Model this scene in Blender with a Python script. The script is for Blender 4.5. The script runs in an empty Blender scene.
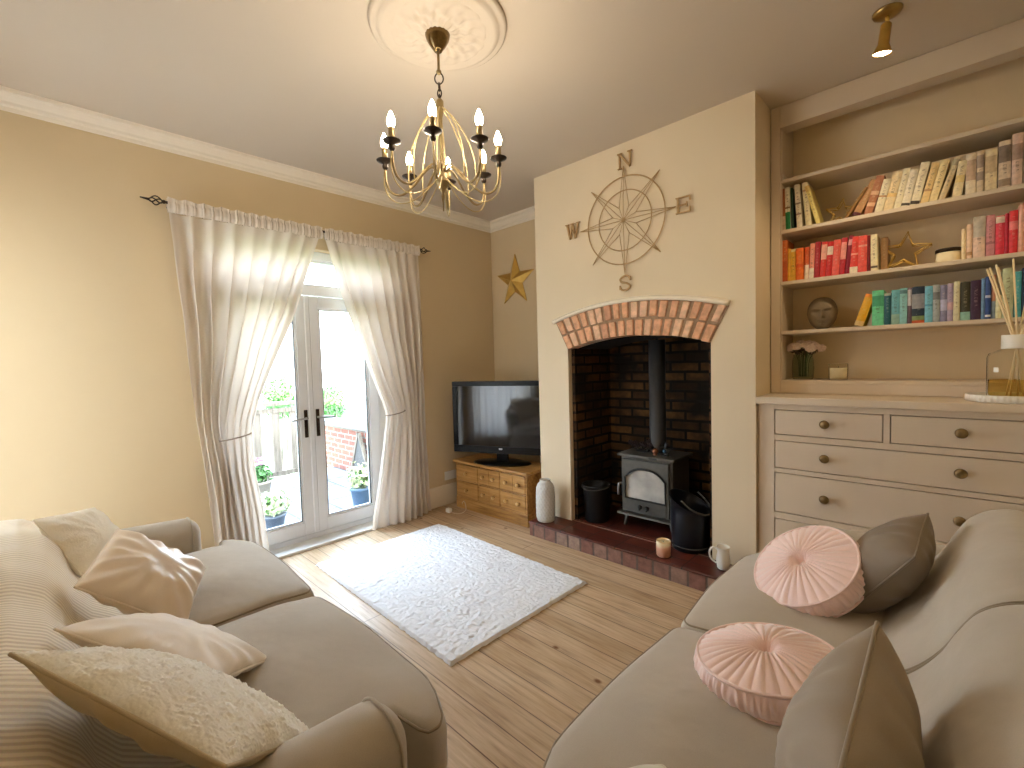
import bpy, math, random
from math import sin, cos, pi, radians, sqrt, atan2
from mathutils import Vector, Matrix, noise
random.seed(7)
COL = bpy.context.scene.collection
SC = bpy.context.scene

# ------------------------------------------------------------------ colours / materials
def lin(c):
    c = c / 255.0
    return c / 12.92 if c <= 0.04045 else ((c + 0.055) / 1.055) ** 2.4
def rgb(r, g, b): return (lin(r), lin(g), lin(b), 1.0)

def new_mat(name):
    m = bpy.data.materials.new(name); m.use_nodes = True
    nt = m.node_tree; nt.nodes.clear()
    out = nt.nodes.new('ShaderNodeOutputMaterial')
    return m, nt, out
def principled(nt, out, col=None, rough=0.6, metal=0.0, spec=0.5):
    b = nt.nodes.new('ShaderNodeBsdfPrincipled')
    if col: b.inputs['Base Color'].default_value = col
    b.inputs['Roughness'].default_value = rough; b.inputs['Metallic'].default_value = metal
    b.inputs['Specular IOR Level'].default_value = spec
    nt.links.new(b.outputs[0], out.inputs[0]); return b
def coords(nt, kind='Object', scale=(1, 1, 1), rot=(0, 0, 0)):
    tc = nt.nodes.new('ShaderNodeTexCoord'); mp = nt.nodes.new('ShaderNodeMapping')
    mp.inputs['Scale'].default_value = scale; mp.inputs['Rotation'].default_value = rot
    nt.links.new(tc.outputs[kind], mp.inputs[0]); return mp.outputs[0]
def ntex(nt, vec, scale, detail=3, rough=0.5):
    n = nt.nodes.new('ShaderNodeTexNoise'); n.inputs['Scale'].default_value = scale
    n.inputs['Detail'].default_value = detail; n.inputs['Roughness'].default_value = rough
    if vec is not None: nt.links.new(vec, n.inputs['Vector'])
    return n
def bump(nt, b, h, strength=0.3, dist=0.01):
    bp = nt.nodes.new('ShaderNodeBump'); bp.inputs['Strength'].default_value = strength
    bp.inputs['Distance'].default_value = dist
    nt.links.new(h, bp.inputs['Height']); nt.links.new(bp.outputs[0], b.inputs['Normal']); return bp
def ramp(nt, fac, stops):
    r = nt.nodes.new('ShaderNodeValToRGB'); e = r.color_ramp.elements
    while len(e) < len(stops): e.new(0.5)
    for k, (p, c) in enumerate(stops): e[k].position = p; e[k].color = c
    nt.links.new(fac, r.inputs[0]); return r.outputs[0]
def mixc(nt, fac, a, b, mode='MIX'):
    m = nt.nodes.new('ShaderNodeMix'); m.data_type = 'RGBA'; m.blend_type = mode
    for s, v in ((m.inputs[0], fac), (m.inputs[6], a), (m.inputs[7], b)):
        if hasattr(v, 'is_output') or isinstance(v, bpy.types.NodeSocket): nt.links.new(v, s)
        else: s.default_value = v
    return m.outputs[2]

def plain(name, col, rough=0.6, metal=0.0, spec=0.5, var=0.06, nscale=8, bstr=0.0, bscale=200, bdist=0.002):
    m, nt, out = new_mat(name); b = principled(nt, out, col, rough, metal, spec)
    v = coords(nt)
    if var:
        n = ntex(nt, v, nscale, 4)
        d = tuple(max(0, c * (1 - var)) for c in col[:3]) + (1,); l = tuple(min(1, c * (1 + var)) for c in col[:3]) + (1,)
        nt.links.new(ramp(nt, n.outputs[0], [(0.3, d), (0.7, l)]), b.inputs['Base Color'])
    if bstr:
        n2 = ntex(nt, v, bscale, 2); bump(nt, b, n2.outputs[0], bstr, bdist)
    return m
def fabric(name, col, rough=0.9, var=0.08, weave=700, bstr=0.25, sheen=0.3, nscale=5, wrinkle=0.0):
    m, nt, out = new_mat(name); b = principled(nt, out, col, rough, 0, 0.25)
    b.inputs['Sheen Weight'].default_value = sheen; b.inputs['Sheen Roughness'].default_value = 0.5
    v = coords(nt); n = ntex(nt, v, nscale, 4); n2 = ntex(nt, v, weave, 2)
    d = tuple(c * (1 - var) for c in col[:3]) + (1,); l = tuple(min(1, c * (1 + var)) for c in col[:3]) + (1,)
    c1 = ramp(nt, n.outputs[0], [(0.3, d), (0.7, l)])
    c2 = mixc(nt, 0.25, c1, ramp(nt, n2.outputs[0], [(0.35, tuple(c * .75 for c in col[:3]) + (1,)), (0.65, l)]))
    nt.links.new(c2, b.inputs['Base Color'])
    bp = bump(nt, b, n2.outputs[0], bstr, 0.002)
    if wrinkle:
        n3 = ntex(nt, v, 9, 2); b2 = nt.nodes.new('ShaderNodeBump'); b2.inputs['Strength'].default_value = wrinkle
        b2.inputs['Distance'].default_value = 0.03; nt.links.new(n3.outputs[0], b2.inputs['Height'])
        nt.links.new(b2.outputs[0], bp.inputs['Normal'])
    return m
def emit(name, col, strength):
    m, nt, out = new_mat(name); e = nt.nodes.new('ShaderNodeEmission')
    e.inputs[0].default_value = col; e.inputs[1].default_value = strength
    nt.links.new(e.outputs[0], out.inputs[0]); return m
def thin_glass(name, tint=(1, 1, 1, 1), gloss=0.08, rough=0.0):
    m, nt, out = new_mat(name)
    t = nt.nodes.new('ShaderNodeBsdfTransparent'); t.inputs[0].default_value = tint
    g = nt.nodes.new('ShaderNodeBsdfGlossy'); g.inputs['Roughness'].default_value = rough
    lw = nt.nodes.new('ShaderNodeLayerWeight'); lw.inputs[0].default_value = gloss
    mx = nt.nodes.new('ShaderNodeMixShader'); nt.links.new(lw.outputs['Fresnel'], mx.inputs[0])
    nt.links.new(t.outputs[0], mx.inputs[1]); nt.links.new(g.outputs[0], mx.inputs[2])
    nt.links.new(mx.outputs[0], out.inputs[0]); return m
def brick_mat(name, c1, c2, mortar, axes='xz', bw=0.225, bh=0.075, ms=0.012, rough=0.85, bstr=0.6, stain=0.0):
    m, nt, out = new_mat(name); b = principled(nt, out, None, rough, 0, 0.3)
    tc = nt.nodes.new('ShaderNodeTexCoord'); sp = nt.nodes.new('ShaderNodeSeparateXYZ'); cb = nt.nodes.new('ShaderNodeCombineXYZ')
    nt.links.new(tc.outputs['Object'], sp.inputs[0])
    for k, a in enumerate(axes): nt.links.new(sp.outputs['xyz'.index(a)], cb.inputs[k])
    nz = ntex(nt, cb.outputs[0], 5, 3)
    ad = nt.nodes.new('ShaderNodeMix'); ad.data_type = 'VECTOR'; ad.inputs[0].default_value = 0.015
    nt.links.new(cb.outputs[0], ad.inputs[4]); nt.links.new(nz.outputs['Color'], ad.inputs[5])
    br = nt.nodes.new('ShaderNodeTexBrick'); nt.links.new(ad.outputs[1], br.inputs['Vector'])
    br.inputs['Color1'].default_value = c1; br.inputs['Color2'].default_value = c2; br.inputs['Mortar'].default_value = mortar
    br.inputs['Scale'].default_value = 1; br.inputs['Brick Width'].default_value = bw; br.inputs['Row Height'].default_value = bh
    br.inputs['Mortar Size'].default_value = ms; br.inputs['Mortar Smooth'].default_value = 0.3; br.inputs['Bias'].default_value = 0
    n2 = ntex(nt, cb.outputs[0], 22, 5, 0.65)
    c = mixc(nt, 0.55, br.outputs['Color'], ramp(nt, n2.outputs[0], [(0.3, (0.25, .22, .2, 1)), (0.7, (1.15, 1.1, 1, 1))]), 'MULTIPLY')
    if stain:
        n3 = ntex(nt, cb.outputs[0], 3.2, 3)
        c = mixc(nt, ramp(nt, n3.outputs[0], [(0.42, (0, 0, 0, 1)), (0.62, (stain, stain, stain, 1))]), c, (0.012, .009, .007, 1))
    nt.links.new(c, b.inputs['Base Color'])
    hh = mixc(nt, 0.3, br.outputs['Fac'], n2.outputs[0]); 
    bp = bump(nt, b, br.outputs['Fac'], bstr, 0.01); bp.invert = True
    return m

# ------------------------------------------------------------------ mesh builder
class MB:
    def __init__(s): s.v = []; s.f = []; s.mi = []; s.sm = []; s.M = None
    def add(s, vs, fs, mi=0, smooth=False):
        o = len(s.v)
        for p in vs:
            p = Vector(p); s.v.append(s.M @ p if s.M else p)
        for f in fs: s.f.append([i + o for i in f]); s.mi.append(mi); s.sm.append(smooth)
        return s
    def box(s, x0, x1, y0, y1, z0, z1, mi=0):
        v = [(x0, y0, z0), (x1, y0, z0), (x1, y1, z0), (x0, y1, z0), (x0, y0, z1), (x1, y0, z1), (x1, y1, z1), (x0, y1, z1)]
        return s.add(v, [(0, 3, 2, 1), (4, 5, 6, 7), (0, 1, 5, 4), (1, 2, 6, 5), (2, 3, 7, 6), (3, 0, 4, 7)], mi)
    def hexa(s, v, mi=0):
        return s.add(v, [(0, 3, 2, 1), (4, 5, 6, 7), (0, 1, 5, 4), (1, 2, 6, 5), (2, 3, 7, 6), (3, 0, 4, 7)], mi)
    def tube(s, pts, r, n=8, closed=False, mi=0, flat=1.0):
        pts = [Vector(p) for p in pts]; L = len(pts); rs = r if isinstance(r, (list, tuple)) else [r] * L
        vs = []; up = None
        for i, p in enumerate(pts):
            if closed: t = pts[(i + 1) % L] - pts[i - 1]
            else: t = pts[min(i + 1, L - 1)] - pts[max(i - 1, 0)]
            if t.length < 1e-9: t = Vector((0, 0, 1))
            t.normalize()
            if up is None: up = Vector((0, 0, 1)) if abs(t.z) < 0.9 else Vector((1, 0, 0))
            a = up - t * up.dot(t)
            if a.length < 1e-6: a = t.orthogonal()
            a.normalize(); up = a; b = t.cross(a)
            for k in range(n):
                an = 2 * pi * k / n; vs.append(p + a * (cos(an) * rs[i] * flat) + b * (sin(an) * rs[i]))
        fs = []
        for i in range(L if closed else L - 1):
            j = (i + 1) % L
            for k in range(n): fs.append((i * n + k, i * n + (k + 1) % n, j * n + (k + 1) % n, j * n + k))
        if not closed:
            fs.append(tuple(range(n))[::-1]); fs.append(tuple((L - 1) * n + k for k in range(n)))
        return s.add(vs, fs, mi, True)
    def lathe(s, prof, n=32, c=(0, 0, 0), mi=0, fn=None, smooth=True, mis=None):
        vs = []; fs = []; P = len(prof); mm = []
        for (r, z) in prof:
            for k in range(n):
                a = 2 * pi * k / n; rr, zz = (r, z) if fn is None else fn(r, z, a)
                vs.append((c[0] + rr * cos(a), c[1] + rr * sin(a), c[2] + zz))
        for i in range(P - 1):
            for k in range(n):
                f = (i * n + k, i * n + (k + 1) % n, (i + 1) * n + (k + 1) % n, (i + 1) * n + k)
                fs.append(f); mm.append(mis[i] if mis else mi)
        if prof[0][0] > 1e-6: fs.append(tuple(range(n))[::-1]); mm.append(mis[0] if mis else mi)
        if prof[-1][0] > 1e-6: fs.append(tuple((P - 1) * n + k for k in range(n))); mm.append(mis[-1] if mis else mi)
        o = len(s.f); s.add(vs, fs, mi, smooth)
        for k, q in enumerate(mm): s.mi[o + k] = q
        return s
    def grid(s, fn, nu, nv, mi=0, smooth=True, cu=False, cv=False):
        vs = [fn(i / (nu if cu else nu - 1), j / (nv if cv else nv - 1)) for j in range(nv) for i in range(nu)]; fs = []
        for j in range(nv if cv else nv - 1):
            for i in range(nu if cu else nu - 1):
                i2 = (i + 1) % nu; j2 = (j + 1) % nv
                fs.append((j * nu + i, j * nu + i2, j2 * nu + i2, j2 * nu + i))
        return s.add(vs, fs, mi, smooth)
    def prism(s, poly, a0, a1, axis='y', mi=0):
        n = len(poly)
        def P(u, v, w): return {'y': (u, w, v), 'z': (u, v, w), 'x': (w, u, v)}[axis]
        vs = [P(u, v, a0) for u, v in poly] + [P(u, v, a1) for u, v in poly]
        fs = [tuple(range(n)), tuple(range(n, 2 * n))[::-1]] + [(i, i + n, (i + 1) % n + n, (i + 1) % n) for i in range(n)]
        return s.add(vs, fs, mi)
    def ball(s, c, r, nu=16, nv=10, mi=0, sq=(1, 1, 1)):
        return s.grid(lambda u, v: (c[0] + r * sq[0] * sin(pi * v) * cos(2 * pi * u), c[1] + r * sq[1] * sin(pi * v) * sin(2 * pi * u), c[2] - r * sq[2] * cos(pi * v)), nu, nv, mi, True, cu=True)
    def softbox(s, hx, hy, hz, r, nx=10, ny=10, nz=3, warp=None, mi=0, q=4):
        def ax(h, n):
            rr = min(r, h * 0.98)
            a = [-h + rr * (1 - cos(pi / 2 * k / q)) for k in range(q)]
            mid = [(-(h - rr)) + 2 * (h - rr) * k / n for k in range(n + 1)]
            return a + mid + [-x for x in a[::-1]]
        X, Y, Z = ax(hx, nx), ax(hy, ny), ax(hz, nz); idx = {}; vs = []; fs = []
        def V(i, j, k):
            if (i, j, k) in idx: return idx[(i, j, k)]
            p = Vector((X[i], Y[j], Z[k])); R = min(r, hx * .98, hy * .98, hz * .98)
            inn = Vector((max(-hx + R, min(hx - R, p.x)), max(-hy + R, min(hy - R, p.y)), max(-hz + R, min(hz - R, p.z))))
            d = p - inn
            if d.length > 1e-9: p = inn + d.normalized() * R
            if warp: p = Vector(warp(p.x, p.y, p.z))
            idx[(i, j, k)] = len(vs); vs.append(p); return idx[(i, j, k)]
        a, b, c = len(X), len(Y), len(Z)
        for i in range(a - 1):
            for j in range(b - 1):
                fs.append((V(i, j, 0), V(i, j + 1, 0), V(i + 1, j + 1, 0), V(i + 1, j, 0)))
                fs.append((V(i, j, c - 1), V(i + 1, j, c - 1), V(i + 1, j + 1, c - 1), V(i, j + 1, c - 1)))
        for i in range(a - 1):
            for k in range(c - 1):
                fs.append((V(i, 0, k), V(i + 1, 0, k), V(i + 1, 0, k + 1), V(i, 0, k + 1)))
                fs.append((V(i, b - 1, k), V(i, b - 1, k + 1), V(i + 1, b - 1, k + 1), V(i + 1, b - 1, k)))
        for j in range(b - 1):
            for k in range(c - 1):
                fs.append((V(0, j, k), V(0, j, k + 1), V(0, j + 1, k + 1), V(0, j + 1, k)))
                fs.append((V(a - 1, j, k), V(a - 1, j + 1, k), V(a - 1, j + 1, k + 1), V(a - 1, j, k + 1)))
        return s.add(vs, fs, mi, True)
    def build(s, name, mats, parent=None, loc=(0, 0, 0), rot=(0, 0, 0), bevel=0.0, seg=2, sub=0, solid=0.0):
        me = bpy.data.meshes.new(name); me.from_pydata([tuple(p) for p in s.v], [], s.f)
        for m in (mats if isinstance(mats, (list, tuple)) else [mats]): me.materials.append(m)
        me.polygons.foreach_set('material_index', s.mi); me.polygons.foreach_set('use_smooth', s.sm); me.update()
        o = bpy.data.objects.new(name, me); COL.objects.link(o)
        o.location = loc; o.rotation_euler = rot
        if parent: o.parent = parent
        if solid:
            md = o.modifiers.new('solid', 'SOLIDIFY'); md.thickness = solid; md.offset = 0
        if bevel:
            md = o.modifiers.new('bevel', 'BEVEL'); md.width = bevel; md.segments = seg; md.limit_method = 'ANGLE'; md.angle_limit = radians(40)
        if sub:
            md = o.modifiers.new('sub', 'SUBSURF'); md.levels = sub; md.render_levels = sub
        return o

def tag(o, label=None, cat=None, group=None, kind=None):
    if label: o['label'] = label
    if cat: o['category'] = cat
    if group: o['group'] = group
    if kind: o['kind'] = kind
    return o
def thing(name, label, cat, loc=(0, 0, 0), rot=(0, 0, 0), group=None):
    o = bpy.data.objects.new(name, None); COL.objects.link(o); o.location = loc; o.rotation_euler = rot; o.empty_display_size = 0.1
    return tag(o, label, cat, group)
def struct(o, label=None): return tag(o, label, None, None, 'structure')
def copy_tree(o, parent=None):
    c = o.copy(); COL.objects.link(c)
    if parent: c.parent = parent
    for ch in list(o.children): copy_tree(ch, c)
    return c
def smooth_path(pts, n=8, closed=False):
    P = [Vector(p) for p in pts]; out = []; L = len(P)
    def g(i): return P[i % L] if closed else P[max(0, min(L - 1, i))]
    for i in range(L if closed else L - 1):
        p0, p1, p2, p3 = g(i - 1), g(i), g(i + 1), g(i + 2)
        for k in range(n):
            t = k / n
            out.append(0.5 * ((2 * p1) + (p2 - p0) * t + (2 * p0 - 5 * p1 + 4 * p2 - p3) * t * t + (3 * p1 - p0 - 3 * p2 + p3) * t ** 3))
    if not closed: out.append(P[-1])
    return out
def lerp(a, b, t): return a + (b - a) * t
def sstep(a, b, x):
    t = max(0.0, min(1.0, (x - a) / (b - a))); return t * t * (3 - 2 * t)
def curve1(pts, x):  # piecewise linear/smooth interpolation of (x,y) table
    if x <= pts[0][0]: return pts[0][1]
    for (x0, y0), (x1, y1) in zip(pts, pts[1:]):
        if x <= x1: return lerp(y0, y1, (x - x0) / (x1 - x0))
    return pts[-1][1]
WORLD=14.0; EXPO=0.44; BULB=120.0; SPOTW=14.0; VOILE=.5
# ------------------------------------------------------------------ shared materials
M = {}
M['wall'] = plain('wall_paint', rgb(212, 190, 152), 0.75, var=0.02, nscale=2, bstr=0.06, bscale=60)
M['chim'] = plain('chimney_paint', rgb(226, 209, 180), 0.75, var=0.02, nscale=2, bstr=0.08, bscale=50)
M['ceil'] = plain('ceiling_paint', rgb(204, 191, 174), 0.8, var=0.02, nscale=1.5, bstr=0.05, bscale=40)
M['trim'] = plain('trim_paint', rgb(238, 228, 210), 0.5, var=0.02)
M['unit'] = plain('taupe_paint', rgb(216, 199, 177), 0.5, var=0.03, nscale=4, bstr=0.05, bscale=90)
M['upvc'] = plain('white_upvc', rgb(236, 238, 242), 0.3, var=0.01)
M['glass'] = thin_glass('door_glass')
M['dark_metal'] = plain('dark_bronze', rgb(62, 52, 44), 0.38, 0.8, var=0.2, nscale=40)
M['brass'] = plain('aged_brass', rgb(170, 142, 86), 0.3, 1.0, var=0.15, nscale=30)
M['gold'] = plain('gold_metal', rgb(206, 168, 88), 0.4, 0.8, var=0.1, nscale=15)
M['antique'] = plain('antique_brass', rgb(128, 106, 70), 0.25, 1.0, var=0.2, nscale=60)
M['steel'] = plain('satin_steel', rgb(190, 190, 192), 0.3, 1.0, var=0.03)
M['iron'] = plain('stove_black', rgb(84, 82, 76), 0.5, 0.2, var=0.12, nscale=30, bstr=0.1, bscale=250)
M['black'] = plain('black_gloss', rgb(8, 8, 9), 0.3, 0, .2, var=0.0)
M['blackmatt'] = plain('black_matt', rgb(26, 26, 27), 0.55, 0.2, var=0.1, nscale=20)
M['white'] = plain('white_ceramic', rgb(238, 234, 226), 0.35, var=0.02)
M['wax'] = plain('cream_wax', rgb(240, 226, 190), 0.5, var=0.03)
M['cur'] = None
def curtain_mat(name, col, trans=0.45):
    m, nt, out = new_mat(name)
    d = nt.nodes.new('ShaderNodeBsdfDiffuse'); t = nt.nodes.new('ShaderNodeBsdfTranslucent'); mx = nt.nodes.new('ShaderNodeMixShader')
    v = coords(nt); n = ntex(nt, v, 500, 2)
    c = ramp(nt, n.outputs[0], [(0.3, tuple(x * .88 for x in col[:3]) + (1,)), (0.7, col)])
    nt.links.new(c, d.inputs[0]); t.inputs[0].default_value = tuple(min(1, x * 1.02) for x in col[:3]) + (1,)
    mx.inputs[0].default_value = trans
    nt.links.new(d.outputs[0], mx.inputs[1]); nt.links.new(t.outputs[0], mx.inputs[2]); nt.links.new(mx.outputs[0], out.inputs[0]); return m
M['cur'] = curtain_mat('curtain_linen', rgb(238, 228, 216), 0.22)
M['sofa'] = fabric('sofa_linen', rgb(188, 177, 161), var=0.07, weave=600, wrinkle=.22)
M['piping'] = fabric('sofa_piping', rgb(150, 135, 114), var=0.05)
def floor_mat():
    m, nt, out = new_mat('pine_floorboards'); b = principled(nt, out, None, 0.42, 0, 0.35)
    v = coords(nt)
    br = nt.nodes.new('ShaderNodeTexBrick'); nt.links.new(v, br.inputs['Vector'])
    br.inputs['Color1'].default_value = rgb(224, 202, 176); br.inputs['Color2'].default_value = rgb(202, 178, 148); br.inputs['Mortar'].default_value = rgb(96, 66, 40)
    br.inputs['Scale'].default_value = 1; br.inputs['Brick Width'].default_value = 2.3; br.inputs['Row Height'].default_value = 0.128
    br.inputs['Mortar Size'].default_value = 0.0028; br.inputs['Mortar Smooth'].default_value = 0.3; br.offset = 0.37
    g = ntex(nt, coords(nt, scale=(1.6, 26, 1)), 2.2, 6, 0.6); n1 = ntex(nt, coords(nt, scale=(1, 3.0, 1)), 3, 4)
    c = mixc(nt, 0.8, br.outputs['Color'], ramp(nt, g.outputs[0], [(0.30, rgb(150, 120, 88)), (0.46, rgb(220, 200, 172)), (0.7, rgb(255, 246, 228))]), 'MULTIPLY')
    c = mixc(nt, 0.22, c, ramp(nt, n1.outputs[0], [(0.3, rgb(172, 140, 104)), (0.7, rgb(236, 220, 194))]))
    vo = nt.nodes.new('ShaderNodeTexVoronoi'); vo.inputs['Scale'].default_value = 3.1; nt.links.new(coords(nt, scale=(1, 1.5, 1)), vo.inputs['Vector'])
    k = ramp(nt, vo.outputs['Distance'], [(0.03, (1, 1, 1, 1)), (0.075, (0, 0, 0, 1))])
    c = mixc(nt, k, c, rgb(120, 78, 42))
    nt.links.new(c, b.inputs['Base Color']); bp = bump(nt, b, br.outputs['Fac'], 0.5, 0.004); bp.invert = True
    r = ramp(nt, g.outputs[0], [(0.3, (.5, .5, .5, 1)), (0.7, (.34, .34, .34, 1))]); nt.links.new(r, b.inputs['Roughness'])
    return m
M['floor'] = floor_mat()
def wood(name, a, bcol, c, scale=(2, 30, 30), rough=0.4):
    m, nt, out = new_mat(name); b = principled(nt, out, None, rough, 0, 0.4)
    g = ntex(nt, coords(nt, scale=scale), 1.5, 6, 0.6)
    nt.links.new(ramp(nt, g.outputs[0], [(0.3, a), (0.5, bcol), (0.72, c)]), b.inputs['Base Color']); return m
M['pine'] = wood('honey_pine', rgb(132, 90, 44), rgb(176, 130, 70), rgb(196, 152, 92))
M['pinedark'] = wood('honey_pine_edge', rgb(128, 82, 36), rgb(168, 116, 56), rgb(186, 134, 70))
M['oldwood'] = wood('weathered_wood', rgb(84, 78, 70), rgb(116, 108, 98), rgb(136, 128, 116), (20, 20, 2), 0.8)
M['firebrick_back'] = brick_mat('firebrick_back', rgb(124, 90, 50), rgb(56, 40, 26), rgb(26, 20, 15), 'xz', stain=1.0)
M['firebrick_side'] = brick_mat('firebrick_side', rgb(112, 78, 46), rgb(64, 44, 28), rgb(28, 22, 17), 'yz', stain=0.8)
M['hearthbrick'] = brick_mat('hearth_brick', rgb(140, 98, 86), rgb(168, 142, 128), rgb(110, 94, 86), 'xz', 0.112, 0.2, 0.009, 0.6)
def tile_mat():
    m, nt, out = new_mat('quarry_tile'); b = principled(nt, out, None, 0.32, 0, 0.5)
    br = nt.nodes.new('ShaderNodeTexBrick'); nt.links.new(coords(nt), br.inputs['Vector'])
    br.inputs['Color1'].default_value = rgb(104, 52, 40); br.inputs['Color2'].default_value = rgb(84, 42, 34); br.inputs['Mortar'].default_value = rgb(40, 28, 24)
    br.inputs['Scale'].default_value = 1; br.inputs['Brick Width'].default_value = 0.235; br.inputs['Row Height'].default_value = 0.235; br.inputs['Mortar Size'].default_value = 0.005; br.offset = 0
    n = ntex(nt, coords(nt), 14, 4)
    nt.links.new(mixc(nt, 0.6, br.outputs['Color'], ramp(nt, n.outputs[0], [(0.3, (.55, .5, .5, 1)), (0.7, (1.2, 1.1, 1.05, 1))]), 'MULTIPLY'), b.inputs['Base Color'])
    bp = bump(nt, b, br.outputs['Fac'], 0.4, 0.004); bp.invert = True; return m
M['tile'] = tile_mat()
M['archbrick'] = [plain('arch_brick_%s' % n, c, 0.85, var=0.22, nscale=25, bstr=0.5, bscale=80, bdist=0.006) for n, c in
                  (('pale', rgb(226, 186, 154)), ('orange', rgb(220, 168, 132)), ('red', rgb(208, 156, 126)))]
M['mortar'] = plain('lime_mortar', rgb(156, 128, 102), 0.95, var=0.15, nscale=40, bstr=0.4, bscale=120)
# ------------------------------------------------------------------ room shell
WX, RY, CZ = -3.62, 3.46, 2.90          # window wall, rear recess wall, ceiling
CHY, CHL, CHR = 2.90, -2.50, -0.83      # chimney breast front, left and right edge
RX, FY = 0.40, -0.55                    # right wall, wall behind the camera
ALY = 3.52
DY0, DY1, DZ1 = 0.81, 2.16, 2.33        # garden door opening
struct(MB().box(WX - .02, RX + .1, FY - .25, 3.7, -0.12, 0).build('floor', M['floor']))
struct(MB().box(WX - .3, RX + .1, FY - .25, 3.7, CZ, CZ + .1).build('ceiling', M['ceil']))
w = MB(); x0 = WX - .30
w.box(x0, WX, FY - .25, DY0, -.12, CZ); w.box(x0, WX, DY1, 3.7, -.12, CZ); w.box(x0, WX, DY0, DY1, DZ1, CZ); w.box(x0, WX, DY0, DY1, -.12, 0.0)
struct(w.build('wall_left', M['wall']))
struct(MB().box(WX, CHL, RY, RY + .15, 0, CZ).build('wall_rear', M['wall']))
struct(MB().box(CHR, RX + .1, ALY, ALY + .15, 0, CZ).build('wall_alcove', M['unit']))
struct(MB().box(RX, RX + .1, FY - .25, 3.7, 0, CZ).build('wall_right', M['wall']))
WINS = [(-3.40, -2.45, .20, 2.30)]      # window behind the camera
wf = MB(); e_ = WX
for (a, b, c, d) in WINS:
    wf.box(e_, a, FY - .25, FY, 0, CZ); wf.box(a, b, FY - .25, FY, 0, c); wf.box(a, b, FY - .25, FY, d, CZ); e_ = b
wf.box(e_, RX, FY - .25, FY, 0, CZ)
struct(wf.build('wall_front', M['wall']))
for k_, (VX0, VX1, VZ0, VZ1) in enumerate(WINS):
    wn = MB()
    for (a, b, c, d) in ((VX0, VX1, VZ0, VZ0 + .06), (VX0, VX1, VZ1 - .06, VZ1), (VX0, VX0 + .06, VZ0, VZ1), (VX1 - .06, VX1, VZ0, VZ1), (VX0, VX1, 1.25, 1.31)): wn.box(a, b, FY - .19, FY - .12, c, d)
    wo1 = struct(wn.build('window_%d' % (k_ + 1), M['upvc'], bevel=.005))
    MB().box(VX0 + .06, VX1 - .06, FY - .158, FY - .15, VZ0 + .06, VZ1 - .06).build('glass_pane', M['glass'], wo1)
    MB().box(VX0 - .03, VX1 + .03, FY - .14, FY + .02, VZ0 - .03, VZ0).build('sill', M['trim'], wo1, bevel=.006)
# chimney breast with an arched opening
OL, OR = -2.19, -1.085
AX, RI, RE, AZ = (OL + OR) / 2, 2.07, 2.305, 1.565 - 2.07
HI, HE = math.asin((OR - OL) / 2 / RI), radians(16.7)
cb = MB()
cb.box(CHL, OL, CHY, 3.6, 0, CZ); cb.box(OR, CHR, CHY, 3.6, 0, CZ)
xe = RE * sin(HE)
def zin(x): return AZ + sqrt(RI * RI - (x - AX) ** 2)
def zout(x): return AZ + sqrt(max(0, RE * RE - (x - AX) ** 2))
n = 40
for k in range(n):                       # wall over the arch
    xa, xb = lerp(OL, OR, k / n), lerp(OL, OR, (k + 1) / n)
    cb.hexa([(xa, CHY, zin(xa)), (xb, CHY, zin(xb)), (xb, 3.6, zin(xb)), (xa, 3.6, zin(xa)), (xa, CHY, CZ), (xb, CHY, CZ), (xb, 3.6, CZ), (xa, 3.6, CZ)])
struct(cb.build('wall_chimney', M['chim']))
# firebox lining
fb = MB()
fb.box(OL, OR, 3.46, 3.6, .10, 1.60)
o = struct(fb.build('wall_firebox', M['firebrick_back']))
for nm, xa, xb in (('firebox_side', OL - .005, OL + .03), ('firebox_side', OR - .03, OR + .005)):
    MB().box(xa, xb, CHY + .045, 3.47, .10, 1.58).build(nm, M['firebrick_side'], o)
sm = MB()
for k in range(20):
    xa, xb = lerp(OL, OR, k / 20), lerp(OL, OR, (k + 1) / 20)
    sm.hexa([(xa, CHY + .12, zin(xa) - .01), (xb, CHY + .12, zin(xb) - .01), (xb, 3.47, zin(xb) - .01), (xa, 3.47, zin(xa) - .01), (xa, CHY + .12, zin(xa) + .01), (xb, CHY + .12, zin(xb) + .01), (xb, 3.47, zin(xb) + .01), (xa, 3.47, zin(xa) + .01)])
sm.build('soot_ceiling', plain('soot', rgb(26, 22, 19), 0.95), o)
# brick arch
ar = thing('brick_arch', 'two-ring arch of orange bricks over the fireplace opening', 'arch', (AX, CHY, 1.49))
mo = MB(); br = MB(); ed = MB()
def P(r, a, y): return (r * sin(a), y, AZ - 1.49 + r * cos(a))
N = 40
for k in range(N):
    def am(r, k): return lerp(-1, 1, k / N) * lerp(HI, HE, (r - RI) / (RE - RI))
    v = []
    for y in (-.004, .10):
        v += [P(RI, am(RI, k), y), P(RI, am(RI, k + 1), y), P(RE, am(RE, k + 1), y), P(RE, am(RE, k), y)]
    mo.hexa([v[0], v[1], v[5], v[4], v[3], v[2], v[6], v[7]])
mo.build('mortar', M['mortar'], ar)
rings = [(RI - .002, RI + .108, 17), (RI + .122, RE - .004, 18)]
for ri, ro, cnt in rings:
    for k in range(cnt):
        h0 = lambda r: lerp(HI, HE, (r - RI) / (RE - RI))
        t0 = -1 + 2 * k / cnt + .010 + random.uniform(0, .012); t1 = -1 + 2 * (k + 1) / cnt - .010 - random.uniform(0, .012)
        y0 = -.012 - random.uniform(0, .006); d = random.uniform(-.004, .004)
        v = []
        for r in (ri + d, ro + d):
            for (t, y) in ((t0, y0), (t1, y0), (t1, .10), (t0, .10)): v.append(P(r, t * h0(r), y))
        br.hexa(v, random.choice([0, 0, 1, 1, 1, 2]))
br.build('arch_bricks', M['archbrick'], ar, bevel=.007, seg=3)
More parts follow.
